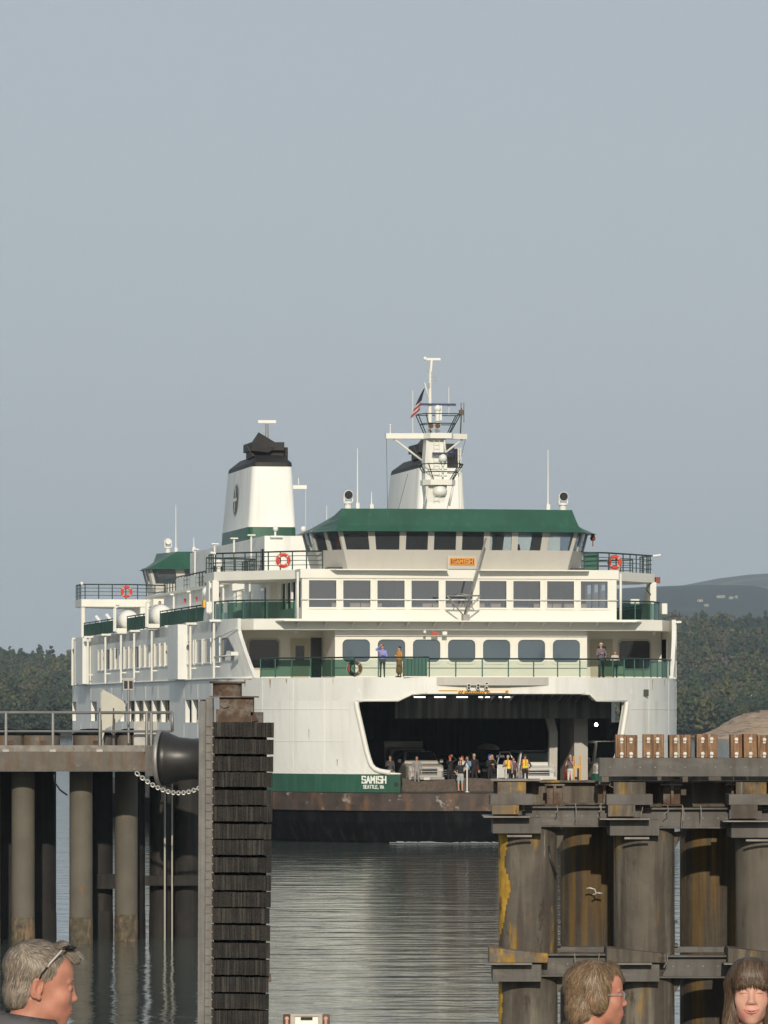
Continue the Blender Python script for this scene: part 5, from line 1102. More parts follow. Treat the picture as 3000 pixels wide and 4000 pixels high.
# the wood itself: leaf-clump trees, thousands, as one mass
def forest(name, spots, seed, kind='stuff'):
    rng = np.random.RandomState(seed); V_, C_ = [], []
    for x, y, z, h, typ, tint in spots:
        n = 46 if typ else 52
        u = rng.rand(n); a = rng.rand(n)*2*np.pi
        if typ == 0:   # conifer: ragged cone
            hh = .12 + .88*u; r = (1-hh)**.8*h*.24*(.55+.6*rng.rand(n)) + .05*h*.2
            s = h*(.055+.07*(1-hh))*(.7+.7*rng.rand(n)); c = np.stack([x+np.cos(a)*r, y+np.sin(a)*r, z+hh*h], 1)
        else:          # broadleaf: lumpy crown on its side
            v = rng.randn(n,3); v /= np.linalg.norm(v, axis=1)[:,None]; rr = (.55+.45*rng.rand(n)**.5)
            lob = 1+.25*np.sin(a*3+tint*9); c = np.stack([x+v[:,0]*rr*h*.40*lob, y+v[:,1]*rr*h*.40, z+h*.55+v[:,2]*rr*h*.42], 1); s = h*(.07+.07*rng.rand(n))
        d1 = rng.randn(n,3); d1 /= np.linalg.norm(d1,axis=1)[:,None]; d2 = np.cross(d1, rng.randn(n,3)); d2 /= np.linalg.norm(d2,axis=1)[:,None]; d3 = np.cross(d1,d2)
        S = s[:,None]; q = np.stack([c+d1*S, c-d1*S*.6+d2*S*.9, c-d1*S*.6-d2*S*.45+d3*S*.8, c-d1*S*.5-d2*S*.45-d3*S*.8], 1)
        V_.append(q.reshape(-1,3)); base = np.array(tint[1]); cc = base*(.7+.6*rng.rand(n))[:,None]
        C_.append(np.repeat(cc, 4, axis=0))
        # trunk
    V_ = np.concatenate(V_); C_ = np.concatenate(C_); k = len(V_)//4; b_ = np.arange(k)*4
    Fc = np.stack([np.stack([b_,b_+1,b_+2],1),np.stack([b_,b_+2,b_+3],1),np.stack([b_,b_+3,b_+1],1),np.stack([b_+1,b_+3,b_+2],1)],1).reshape(-1,3)
    me = bpy.data.meshes.new(name); me.vertices.add(len(V_)); me.vertices.foreach_set('co', V_.ravel()); me.loops.add(Fc.size); me.loops.foreach_set('vertex_index', Fc.ravel())
    me.polygons.add(len(Fc)); me.polygons.foreach_set('loop_start', np.arange(len(Fc))*3); me.polygons.foreach_set('loop_total', np.full(len(Fc),3)); me.update()
    ca = me.color_attributes.new('tint','FLOAT_COLOR','POINT'); ca.data.foreach_set('color', np.concatenate([C_, np.ones((len(C_),1))],1).ravel().astype(np.float32))
    me.materials.append(MAT['leaves']); o = bpy.data.objects.new(name, me); sc.collection.objects.link(o); o['kind'] = kind; return o
m = bpy.data.materials.new('leaves'); m.use_nodes = True; MAT['leaves'] = m; a_ = m.node_tree.nodes.new('ShaderNodeVertexColor'); a_.layer_name = 'tint'
m.node_tree.links.new(a_.outputs[0], m.node_tree.nodes['Principled BSDF'].inputs['Base Color']); m.node_tree.nodes['Principled BSDF'].inputs['Roughness'].default_value = .9
class Tint(float): pass
rng = np.random.RandomState(3); spots = []
PAL = [(.030,.050,.028),(.045,.065,.026),(.075,.082,.03),(.095,.095,.042),(.020,.036,.030),(.075,.068,.048),(.125,.115,.06),(.10,.088,.072)]
def tint_at(x, y):
    q = vn(x, y*.6, .05, 2)+.6*rng.randn()*.6
    i = int(np.clip((q+1)*3.2, 0, 6.9)); 
    return PAL[[4,0,0,1,2,5,3][min(i,6)]] if rng.rand() > .12 else PAL[rng.randint(8)]
def inview(x, y): u = x/y*11052; return (-1000 < u < -560) or (540 < u < 1020)
n = 0
while n < 9000:
    y = 1450 + 1300*rng.rand()**1.15; x = y*rng.uniform(-.105, .105)
    if not inview(x, y) and rng.rand() > .12: continue
    z = ground_z(x, y)
    if z < .8: continue
    if x > 90+8*rng.rand() and y < 1440: continue
    typ = 0 if rng.rand() < .33 else 1; h = rng.uniform(5, 12.5) if typ == 0 else rng.uniform(4.0, 10.5)
    if y > 2450: h *= rng.choice([.8,1.0,1.25])
    h *= 1+.35*vn(x,y,.09,7)
    spots.append((x, y, z-.5, h, typ, (n, tint_at(x,y)) )); n += 1
class TT(tuple):
    def __mul__(s, k): return s[0]*k
spots = [(a,b,c,d,e_,TT(t_)) for a,b,c,d,e_,t_ in spots]
fo_ = forest('wooded_shore', spots, 5); fo_['label'] = 'dense mixed green and olive wood covering the low hills across the water'; fo_['category'] = 'wood'
# tan rock point on the right shore
def rock_z(x, y):
    u = (x-84)/(1.0); x_ = x*1350/y; k = interp(x_, [(83.2,-.9),(84.5,.3),(86.5,1.2),(90,3.2),(94,5.4),(97,6.4),(101,7.1),(108,7.9),(116,8.6),(140,9.4),(200,10)])
    d = (y-1335)/45; e = max(0, min(1, d)); e = math.sin(e*math.pi/2)**.8
    return -1.2 + (k+1.2)*e + .5*vn(x,y,.55,4)*e + .28*vn(x,y,1.5,6)*e + .7*abs(vn(x,y,.9,11))*e - (.6 if vn(x,y*.4,.33,8) > .45 else 0)*e
surf('rock_point', lambda x,y: (x,y,rock_z(x,y)), np.linspace(78,220,260), np.linspace(1335,1470,60), 'rock_tan')
sp = []
for i in range(46):
    x = rng.uniform(98,125); y = rng.uniform(1372,1440); sp.append((x,y,rock_z(x,y)-.3,rng.uniform(1.6,4.0),1,TT((i,PAL[rng.randint(5)]))))
bo = forest('shore_bushes', sp, 8); bo['label'] = 'dark scrub bushes growing over the tan rock point'; bo['category'] = 'scrub'

# ================================================================ LEFT PIER (about 150 m off)
def solo(mb, name, mats, label, cat, group=None, bevel=0, **k):
    o = mb.build(name, mats, None, bevel=bevel, **k); return tag(o, label, cat, group)
pier = empty('walkway_pier', (-10, 152, 5.45)); tag(pier, 'rust streaked steel walkway pier on concrete piles at the left', 'pier')
def at0(mb, ox, oy, oz):
    mb.v = [(x-ox, y-oy, z-oz) for x, y, z in mb.v]; return mb
o3 = (-10, 152, 5.45)
m = MB(); m.box(-30,-6.74,150.4,150.7,5.19,5.73)
for x in frange(-29.4,-7.0,20): m.box(x,x+.02,150.385,150.4,5.2,5.72)
at0(m,*o3).build('edge_beam','beam_weathered',pier)
m = MB(); m.box(-30,-6.8,150.7,157.5,5.3,5.72); m.box(-30,-6.74,150.33,150.42,5.15,5.19); at0(m,*o3).build('deck','beam_steel',pier)
m = MB(); m.box(-30,-6.74,150.44,150.5,5.735,5.92); m.box(-7.05,-6.7,150.3,150.9,5.73,5.9); at0(m,*o3).build('toe_plate','edge_steel',pier)
rl = empty('railing', (0,0,0)); rl.parent = pier
m = MB(); m.tube([(-30,150.5,6.89),(-6.23,150.5,6.88)],.045,8); m.tube([(-30,150.5,6.34),(-6.23,150.5,6.33)],.035,8); m.tube([(-6.23,150.5,6.9),(-6.23,150.5,6.33)],.045,8); at0(m,*o3).build('handrail','galv',rl)
for i in range(15):
    x = -6.98-1.38*i; m = MB(); m.cyl((x,150.5,5.8),(x,150.5,6.88),.045,n=8); m.box(x-.09,x+.09,150.42,150.58,5.73,5.8); at0(m,*o3).build('post','galv',rl)
m = MB(); m.cyl((-6.85,150.5,5.8),(-6.85,150.5,6.88),.045,n=8); at0(m,*o3).build('post','galv',rl)
def pile(x, y, r, z0, z1, matn, label, group, cap=None):
    e = empty('pile', (x,y,z0)); tag(e, label, 'pile', group)
    m = MB(); m.cyl((0,0,0),(0,0,z1-z0),r,n=28); m.build('shaft', matn, e)
    if cap: m = MB(); m.cyl((0,0,z1-z0-.02),(0,0,z1-z0+.25),r*1.15,r*1.15,n=20); m.build('pile_cap', cap, e)
    m = MB(); m.lathe([(r+.003,2.15),(r+.015,2.2),(r+.012,2.8),(r+.003,3.0)],(0,0,0),(0,0,1),24); m.build('growth_band','pile_growth' if matn != 'pile_shaded' else 'pile_shaded',e)
mat('pile_growth', (.10,.085,.06), .9, var=.4, scale=5, bump=.03, bscale=14, patch=[((.22,.15,.09),(4,4,1.5),.52,.62)])
GP = 'concrete piles under the left walkway pier'
for x, y, lab in ((-11.75,152,'leftmost front concrete pile, cut by the picture edge'),(-10.72,152,'front concrete pile second from the left under the walkway'),(-9.02,152.3,'front concrete pile just right of the gap showing bright water'),(-7.78,154.4,'front concrete pile third along, shaded for half its height')):
    pile(x,y,.345,-2.2,5.3,'pile_concrete',lab,GP)
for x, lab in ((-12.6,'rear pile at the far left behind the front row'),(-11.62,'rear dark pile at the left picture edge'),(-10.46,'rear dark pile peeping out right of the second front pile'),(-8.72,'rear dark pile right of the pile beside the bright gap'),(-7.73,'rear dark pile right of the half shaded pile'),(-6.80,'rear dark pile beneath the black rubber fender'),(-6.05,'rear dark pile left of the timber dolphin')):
    pile(x,157,.40,-2.2,5.3,'pile_shaded',lab,GP)
for x, y, w_, lab in ((-11.35,154,.5,'rust brown pile head behind the far left of the railing'),(-10.4,154.5,.62,'rust brown pile head behind the railing, left of the water gap'),(-8.8,154.5,.6,'rust brown pile head behind the railing, right of the water gap'),(-7.6,155,.55,'rust brown pile head near the end of the railing')):
    e = empty('mooring_drum',(x,y,5.72)); tag(e,lab,'drum','pile heads behind the walkway railing')
    m = MB(); m.cyl((0,0,0),(0,0,.5),w_,n=20); m.build('drum','beam_weathered',e); m = MB(); m.lathe([(w_*1.02,.48),(w_*1.04,.52),(w_*.6,.66),(.1,.68)],(0,0,0),(0,0,1),20); m.build('cover','boot_black',e)
    m = MB(); m.box(.05,.22,-w_-.02,-w_+.03,.1,.32); m.build('hatch','rust',e)
m = MB(); m.box(-7.3,-5.4,156.2,156.5,1.6,1.9); m.box(-8.8,-8.0,156.2,156.5,1.5,1.95); solo(m,'brace_beam','pile_shaded','dark horizontal brace low between the rear piles','brace')
m = MB(); m.cyl((-6.62,154.5,-1),(-6.62,154.5,5.2),.03,n=6); m.cyl((-6.4,154.5,-1),(-6.4,154.5,5.2),.025,n=6); solo(m,'mooring_line','rope','two thin pale lines hanging straight down to the water beside the rear piles','rope')
m = MB(); m.plate([(-8.46,6.0),(-8.44,7.58),(-8.10,7.40),(-7.62,7.10),(-7.62,7.0),(-8.10,6.50),(-8.35,6.40)],153.4,153.5); e = empty('marker_panel',(0,0,0)); m.build('panel','panel_pale',e)
m = MB(); m.box(-8.5,-8.42,153.5,153.6,5.7,7.5); m.build('panel_post','galv',e); m = MB(); m.box(-7.78,-7.70,153.38,153.4,6.98,7.08); tp = m.build('label_plate','lettering',e); m = MB(); text_mesh(m,'R',lambda a,b,k:(-7.765+a,153.38-.005*k,7.0+b),.05,.06,.2); m.build('label_letter','black',tp)
tag(e,'pale cream pointed panel standing behind the left walkway railing','panel')
for x, lab in ((-8.47,'dark tapered stake against the left side of the cream panel'),(-8.06,'dark tapered stake in front of the cream panel')):
    m = MB(); m.cyl((0,0,0),(0,0,1.3),.055,.02,n=8); solo(m,'stake','pile_steel',lab,'stake','stakes behind the walkway railing',loc=(x,152.5,5.72))
fl = empty('floodlight',(-7.57,151.6,5.72)); tag(fl,'two pane floodlight on a thin pole above the walkway','floodlight')
m = MB(); m.cyl((0,0,0),(0,0,1.85),.035,n=8); m.build('pole','galv',fl); m = MB(); m.box(-.15,.15,-.08,.08,1.84,2.14); m.box(-.19,.19,-.1,.1,2.13,2.18); h_ = m.build('lamp_head','galv',fl)
for x in (-.075,.075): m = MB(); m.box(x-.055,x+.055,-.095,-.081,1.87,2.1); m.build('lamp_pane','side_glass',h_)
m = MB(); m.box(0,.7,0,.3,0,.9); m.box(.05,.65,-.02,0,.05,.85); solo(m,'cabinet','galv','grey metal cabinet beside the floodlight pole','cabinet',loc=(-7.45,152.4,5.72))
# rubber fender drum and its chain
fd = empty('rubber_fender',(-6.1,150.2,5.52)); tag(fd,'huge black rubber drum fender between the walkway and the timber dolphin','fender')
m = MB(); m.lathe([(.66,-.40),(.78,-.42),(.80,-.30),(.76,-.2),(.64,.1),(.60,.5),(.62,.8),(.80,1.2),(.82,1.35),(.7,1.4)],(0,0,0),(1,-.18,0),40); m.build('drum','rubber',fd)
m = MB(); m.lathe([(.84,-.52),(.86,-.5),(.86,-.42),(.84,-.40)],(0,0,0),(1,-.18,0),40); fg = m.build('flange','galv',fd)
m = MB()
for k in range(10): a = 2*math.pi*k/10; m.ball((-.36-.02, math.cos(a)*.72+.07, math.sin(a)*.72), .045, 8)
m.build('bolt_head','bolt',fg)
m = MB(); m.box(-.9,-.5,-.2,.6,-.5,.4); m.build('mount','beam_steel',fd)
cp = [Vector((lerp(-7.25,-5.3,i/26), 149.6, 5.13-.60*math.sin(math.pi*min(1,(i/26)*.78))**.9*1.0 )) for i in range(27)]
m = MB()
for i, (a, b) in enumerate(zip(cp, cp[1:])):
    c = (a+b)/2; d = (b-a).normalized(); q = Vector((0,1,0)) if i % 2 else d.cross(Vector((0,1,0))); r_ = .055; hl = (b-a).length*.72
    m.tube([c + d*math.cos(t_)*hl + q*math.sin(t_)*r_ for t_ in [2*math.pi*k/10 for k in range(10)]], .018, 5, True)
solo(m,'chain','bolt','pale galvanised chain sagging below the black rubber fender','chain')
m = MB(); m.tube([(-9.72,150.6,5.2),(-9.7,150.6,4.85),(-9.55,150.8,4.6),(-9.37,151.2,4.45)],.025,6); solo(m,'cable','rubber','black cable looping from the beam to a concrete pile over the bright gap','cable')
# timber faced dolphin (95 m)
dp = empty('timber_dolphin',(-2.7,95,0)); tag(dp,'tall steel dolphin faced with stacked black laminated timbers under a rusty cap','dolphin')
m = MB(); m.box(-.42,.42,-.05,.45,-2,6.9); m.build('steel_core','beam_steel',dp)
rr = random.Random(4)
for k in range(22):
    z1 = 6.72 - .3145*k; z0 = z1-.272; x1 = .63-.0043*k*1.0; m = MB(); x = -.486; sh = rr.uniform(-.012,.012)
    while x < x1-.02:
        w_ = min(rr.uniform(.055,.12), x1-x); q = rr.uniform(0,.035); last = x+w_ > x1-.13
        m.box(x+.003, x+w_-.002, -.36-q, -.06, z0-(.012 if last else 0)+sh+rr.uniform(-.003,.003), z1+sh+rr.uniform(-.004,.004)-.006*(x+.5)); x += w_
    m.build('rubbing_timber','timber_black',dp)
m = MB(); m.box(-.47,.5,-.07,-.045,-.5,6.7); m.build('backing_plate','boot_black',dp)
for x0_, x1_, y0_ in ((-.76,-.63,-.2),(-.625,-.50,-.32)):
    m = MB(); m.box(x0_,x1_,y0_,.2,-2,7.16 if x0_ > -.7 else 7.1); m.build('side_timber','timber_grey',dp,bevel=.012)
m = MB(); m.box(-.498,-.486,-.4,-.05,-2,7.0); st = m.build('steel_strip','rust',dp)
m = MB()
for k in range(44): z = 6.6-.157*k; m.ball((-.49,-.41,z),.013,6)
m.build('bolt_head','bolt',st)
m = MB()
for k in range(44): z = 6.62-.157*k; m.box(-.62,-.53,-.33,-.321,z,z+.012)
m.build('staple','rust',dp)
m = MB(); m.box(-.38,.25,-.25,.4,6.9,7.17); m.box(-.44,.2,-.3,.4,6.69,6.95); m.plate([(.22,6.72),(.34,6.74),(.26,6.9),(.22,7.1)],-.1,-.07); m.plate([(-.36,7.02),(-.2,7.12),(-.2,7.0),(-.3,6.97)],-.30,-.255); m.build('cap_box','rust',dp)
m = MB(); m.prism([(-.56,-.35),(.335,-.35),(.335,.4),(-.56,.4)],7.17,7.195); m.build('cap_plate','rust',dp)
m = MB(); m.cyl((-.24,0,7.19),(-.24,0,7.43),.27,n=24); m.cyl((-.24,0,7.43),(-.24,0,7.465),.335,n=28); m.build('top_drum','rust',dp)
m = MB(); m.box(.5,.6,-.2,-.1,1.9,2.05); m.build('bracket','rust',dp)
dp.rotation_euler = (0, R(.25), 0)
# ================================================================ RIGHT PIER (72 m)
rp_ = empty('steel_wharf',(3,72,5.4)); tag(rp_,'rust stained steel beam wharf frame at the right, in front of the ferry ramp','wharf')
o3 = (3,72,5.4)
def rpart(mb, name, matn, bevel=.006): return at0(mb,*o3).build(name, matn, rp_, bevel=bevel)
m = MB(); m.box(3.0,9,71.3,71.7,6.0,6.26); rpart(m,'top_beam','beam_steel')
for x0_, x1_, z0_, z1_, y_ in ((1.55,3.04,5.585,5.93,72.5),(3.2,4.05,5.56,5.93,72.4),(4.36,9,5.56,5.93,72.4)):
    m = MB(); m.box(x0_,x1_,y_,y_+.05,z0_,z1_); m.box(x0_,x1_,y_-.15,y_+.2,z1_-.03,z1_); m.box(x0_,x1_,y_-.15,y_+.2,z0_,z0_+.03); rpart(m,'cross_beam','pile_rusty')
m = MB(); m.box(1.9,9,73.2,73.6,5.5,5.9); m.box(3.1,9,72.9,73.1,5.9,6.02); rpart(m,'back_beam','pile_steel')
for x0_, x1_, dz in ((1.985,3.59,0),(3.6,4.86,-.02),(4.87,9,-.03)):
    m = MB(); m.box(x0_,x1_-.005,71.85,71.9,5.3+dz,5.57+dz); m.box(x0_,x1_-.005,71.75,72.0,5.55+dz,5.575+dz); m.box(x0_,x1_-.005,71.75,72.0,5.285+dz,5.31+dz); rpart(m,'main_beam','beam_steel')
for i, (xa, xb, xc, xd) in enumerate(((1.386,2.035,1.518,2.2),(3.009,3.708,3.159,3.85),(4.72,5.4,4.857,5.5))):
    m = MB(); m.box(xa,xb,71.3,72.6,5.425-.03*i,5.445-.03*i); rpart(m,'cap_plate','edge_steel')
    m = MB(); m.box(xc,xd,71.55,72.5,5.2-.03*i,5.42-.03*i); m.box(xa+.1,xb+.05,71.5,72.5,5.60,5.75); m.box(xa+.15,xb-.1,71.75,71.84,5.45-.03*i,5.6); rpart(m,'pile_cap','beam_steel')
    m = MB(); m.box(xa+.12,xa+.5,71.45,71.5,5.47-.03*i,5.6); m.box(xa+.2,xb-.05,71.52,71.56,5.62,5.92); rpart(m,'lug_plate','lichen_paint' if i == 0 else 'pile_rusty')
    m = MB(); m.box(xc+.2,xc+.55,71.5,71.53,5.15-.03*i,5.18-.03*i); rpart(m,'shim','edge_steel')
    m = MB(); m.plate([(xd-.15,5.2-.03*i),(xd+.35,5.25-.03*i),(xd+.32,5.1),(xd+.08,4.7),(xd-.05,4.6),(xd-.1,4.9)],72.1,72.16); rpart(m,'gusset','pile_steel')
    m = MB(); m.plate([(xc-.05,3.39),(xd+.1,3.39),(xd+.1,3.52),(xc-.02,3.60),(xc-.05,3.62)],71.52,72.2); rpart(m,'collar','lichen_paint' if i == 0 else 'pile_rusty',.03)
    m = MB(); m.box(xa+.02,xb+.03,71.3,72.6,3.375,3.395); rpart(m,'lower_cap_plate','edge_steel')
    m = MB(); m.box(xc,xd,71.5,72.5,3.13,3.37); rpart(m,'lower_pile_cap','beam_steel')
    m = MB(); m.plate([(xd-.15,3.15),(xd+.35,3.2),(xd+.32,3.05),(xd+.08,2.7),(xd-.05,2.6),(xd-.1,2.9)],72.1,72.16); rpart(m,'gusset','pile_steel'); m = MB(); m.box(xd+.02,xd+.26,72.25,72.4,3.62,3.92); m.box(xd-.01,xd+.3,72.2,72.45,3.92,3.95); m.box(xd-.01,xd+.3,72.2,72.45,3.6,3.63); rpart(m,'stub_bracket','pile_steel')
for x0_, x1_, dz in ((2.1,3.2,0),(3.22,4.86,-.02),(4.87,9,-.03)):
    m = MB(); m.box(x0_,x1_-.005,71.85,71.9,3.2+dz,3.50+dz); m.box(x0_,x1_-.005,71.75,72.0,3.48+dz,3.505+dz); m.box(x0_,x1_-.005,71.75,72.0,3.185+dz,3.21+dz); m.box(x0_,x1_-.005,72.3,72.5,3.5,3.58); rpart(m,'lower_beam','beam_steel')
rw = random.Random(9)
blocks = [(3.229,3.538),(3.608,3.913),(3.976,4.283),(4.353,4.652),(4.832,5.0),(5.01,5.2),(5.21,5.4),(5.41,5.62),(5.64,5.85)]
labs = ['brown timber block at the left end of the row on the wharf','brown timber block second from the left on the wharf','brown timber block third from the left on the wharf','brown timber block just left of the gap in the row','brown timber block just right of the gap in the row','brown timber block second right of the gap in the row','brown timber block third right of the gap in the row','brown timber block cut by the picture edge','brown timber block just beyond the picture edge']
for (a, b), lab in zip(blocks, labs):
    e = empty('timber_block',((a+b)/2,71.5,6.26),R(rw.uniform(-3,3))); e.rotation_euler.y = R(rw.uniform(-.8,.8)); e.scale = (1,1,rw.uniform(.965,1.01)); tag(e,lab,'timber block','timber blocks bolted along the wharf beam'); c = (a+b)/2; w_ = b-a
    m = MB(); n = 2 if w_ > .25 else 1
    for k in range(n): m.box(a-c+w_*k/n+.002, a-c+w_*(k+1)/n-.002, -.16-rw.uniform(0,.01), .16, .002, .335-rw.uniform(0,.008))
    m.build('post','timber_brown',e,bevel=.008)
    for px in ((-.22,.2) if n == 2 else (0,)):
        for pz in (.06,.265): m = MB(); m.cyl((px*w_,-.20,pz),(px*w_,-.17,pz),.026,n=10); m.cyl((px*w_,-.215,pz),(px*w_,-.2,pz),.014,n=6); m.box(px*w_-.018,px*w_+.018,-.174,-.165,pz-.055,pz-.01); m.build('bolt','bolt',e)
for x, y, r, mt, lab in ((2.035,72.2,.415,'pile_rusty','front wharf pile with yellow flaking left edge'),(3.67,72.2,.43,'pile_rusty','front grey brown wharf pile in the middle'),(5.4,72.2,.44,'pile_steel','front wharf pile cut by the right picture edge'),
        (2.97,74.0,.42,'pile_gold_shaded','rear wharf pile between the yellow edged pile and the middle pile'),(4.72,74.0,.44,'pile_gold_shaded','rear wharf pile right of the middle pile, brown in its lit half'),(6.4,74.0,.43,'pile_steel','rear wharf pile beyond the right picture edge')):
    e = empty('wharf_pile',(x,y,-2)); tag(e,lab,'pile','steel piles of the right wharf')
    m = MB(); m.cyl((0,0,0),(0,0,7.3),r,n=36); m.build('shaft',mt,e)
    if x < 2.5:
        m = MB()
        for k in range(60):
            z = 2.2+k*.085; a0 = R(180); wd = R(34+13*math.sin(z*2.1)+8*math.sin(z*5.3)+4*math.sin(z*11)); n = 5
            for q in range(n): a_, b_ = a0+wd*q/n, a0+wd*(q+1)/n; rr_ = r+.004; m.add([(math.cos(a_)*rr_,math.sin(a_)*rr_,z),(math.cos(b_)*rr_,math.sin(b_)*rr_,z),(math.cos(b_)*rr_,math.sin(b_)*rr_,z+.086),(math.cos(a_)*rr_,math.sin(a_)*rr_,z+.086)],[(0,1,2,3)])
        m.build('paint_flake','yellow_flake',e)
for x_, w_, z_ in ((2.40,.22,5.60),(3.10,.18,5.62),(4.05,.24,5.60),(4.90,.10,5.60),(5.6,.2,5.6)):      # rusty stub columns between the beams
    m = MB(); m.box(x_-w_/2,x_+w_/2,72.0,72.05,z_,5.86); m.box(x_-w_/2-.03,x_+w_/2+.03,71.9,72.15,5.86,5.885); m.box(x_-w_/2-.03,x_+w_/2+.03,71.9,72.15,z_-.02,z_); m.box(x_-.02,x_+.02,71.88,72.0,z_,5.86); rpart(m,'stub_column','rust')
rx = random.Random(12)
for k_ in range(16):                                                                # hanging cable ends, rods and bolts
    x_ = rx.uniform(1.6,5.5); z_ = rx.choice([5.9,5.57,5.6,3.5]); m = MB(); l_ = rx.uniform(.06,.3); m.tube([(x_,71.6,z_+.02),(x_+rx.uniform(-.03,.03),71.55,z_-l_*.5),(x_+rx.uniform(-.06,.06),71.56,z_-l_)],.007,5); rpart(m,'hanging_rod','edge_steel',0)
for z_, x0_, x1_ in ((5.44,2.05,3.0),(5.41,3.75,4.7),(3.36,2.06,3.0),(3.33,3.75,4.7),(6.13,3.05,5.6)):
    m = MB(); x_ = x0_+.1
    while x_ < x1_: m.cyl((x_,71.84 if z_ < 6 else 71.29,z_),(x_,71.86 if z_ < 6 else 71.31,z_),.012,n=6); x_ += .21
    rpart(m,'bolt_row','edge_steel',0)
m = MB(); m.prism([(1.5,71.95),(2.2,71.95),(2.2,72.3),(1.5,72.3)],5.93,5.96); m.tube([(1.75,72,5.45),(1.76,71.9,5.6),(1.9,71.9,5.66),(2.05,71.9,5.6),(2.06,72,5.45)],.012,6); rpart(m,'pipe_loop','edge_steel',0)
cl = empty('cleat',(3.52,72.2,5.94)); tag(cl,'small rusty horned cleat sitting on the wharf cross beam','cleat')
m = MB(); m.cyl((0,0,0),(0,0,.08),.05,n=10); m.tube([(-.13,0,.14),(-.08,0,.07),(0,0,.1),(.04,0,.17)],.02,6); m.tube([(0,0,.05),(.09,0,.09),(.03,0,.15),(.06,0,.19)],.018,6); m.build('horns','rust',cl)
m = MB(); m.lathe([(.04,0),(.06,.02),(.075,.1),(.06,.15),(.02,.16)],(0,0,0),(0,0,1),14); m.box(-.09,.09,-.06,.06,-.02,.01); solo(m,'bollard','rust','round rusty knob bollard right of the cleat on the wharf','bollard',loc=(4.12,72.2,5.94))
m = MB(); m.tube([(-.1,0,.04),(-.05,0,.05),(.02,0,.03),(.04,0,-.03),(-.01,0,-.05)],.012,6); m.tube([(.04,0,-.02),(.13,0,-.03)],.014,6); solo(m,'hook','bolt','pale open hook hanging between the left and middle wharf piles','hook',loc=(3.0,73.3,4.33))
m = MB(); m.tube([(0,0,0),(-.08,0,.22),(-.11,0,.42)],.018,6); solo(m,'wharf_cable','rubber','short dark cable under the left cap of the wharf','cable',loc=(2.42,71.9,4.6))

# ================================================================ FOREGROUND PEOPLE ON THE NEAR DOCK
GZ = 4.40
m = MB(); m.box(-7,8,9,25,GZ-.35,GZ); dk = m.build('dock_floor','concrete_deck'); dk['kind'] = 'structure'
for x in (-6,0,7):
    for y in (11,23): m = MB(); m.cyl((0,0,-2),(0,0,GZ-.35),.3,n=16); solo(m,'dock_pile','pile_concrete','round concrete pile under the %s %s of the near dock' % ('near' if y < 20 else 'far', {-6:'left end',0:'middle',7:'right end'}[x]),'pile','piles of the near dock',loc=(x,y,0))
def xf(f, c, pitch=0.0, yaw=0.0):
    cp_, sp_, cy, sy = math.cos(pitch), math.sin(pitch), math.cos(yaw), math.sin(yaw)
    def g(x, y, z):
        x, y, z = x-c[0], y-c[1], z-c[2]; x, y = x*cy+y*sy, -x*sy+y*cy; y, z = y*cp_-z*sp_, y*sp_+z*cp_
        return f(x, y, z)
    return g
mat('skin_face', (.50,.225,.15), .5, var=.10, scale=30, bump=.0012, bscale=260, patch=[((.60,.20,.14), 14, .52, .70)])
mat('skin_pale', (.60,.33,.24), .5, var=.08, scale=30, bump=.0010, bscale=260, patch=[((.66,.26,.20), 14, .52, .70)])
mat('lip', (.42,.12,.11), .4, var=.06); mat('lash', (.05,.02,.012), .7); mat('eye_white', (.5,.45,.42), .2); mat('brow', (.22,.13,.08), .8)
for n_, c_ in {'hair_sandy_a':(.235,.185,.135),'hair_sandy_b':(.12,.09,.065),'hair_sandy_c':(.36,.32,.27),'hair_brown_a':(.185,.115,.062),'hair_brown_b':(.07,.042,.025),'hair_brown_c':(.36,.26,.15)}.items(): mat(n_, c_, .5, var=.25, scale=60, ior=1.5)
for q_ in ('skin_face','skin_pale'):
    b_ = MAT[q_].node_tree.nodes['Principled BSDF']; b_.inputs['Subsurface Weight'].default_value = .25; b_.inputs['Subsurface Radius'].default_value = (1,.35,.2); b_.inputs['Subsurface Scale'].default_value = .006
cloth('jacket_grey',(.095,.092,.095)); cloth('jacket_blue',(.02,.07,.42)); cloth('collar_pale',(.52,.60,.66)); cloth('jacket_navy',(.03,.035,.06))
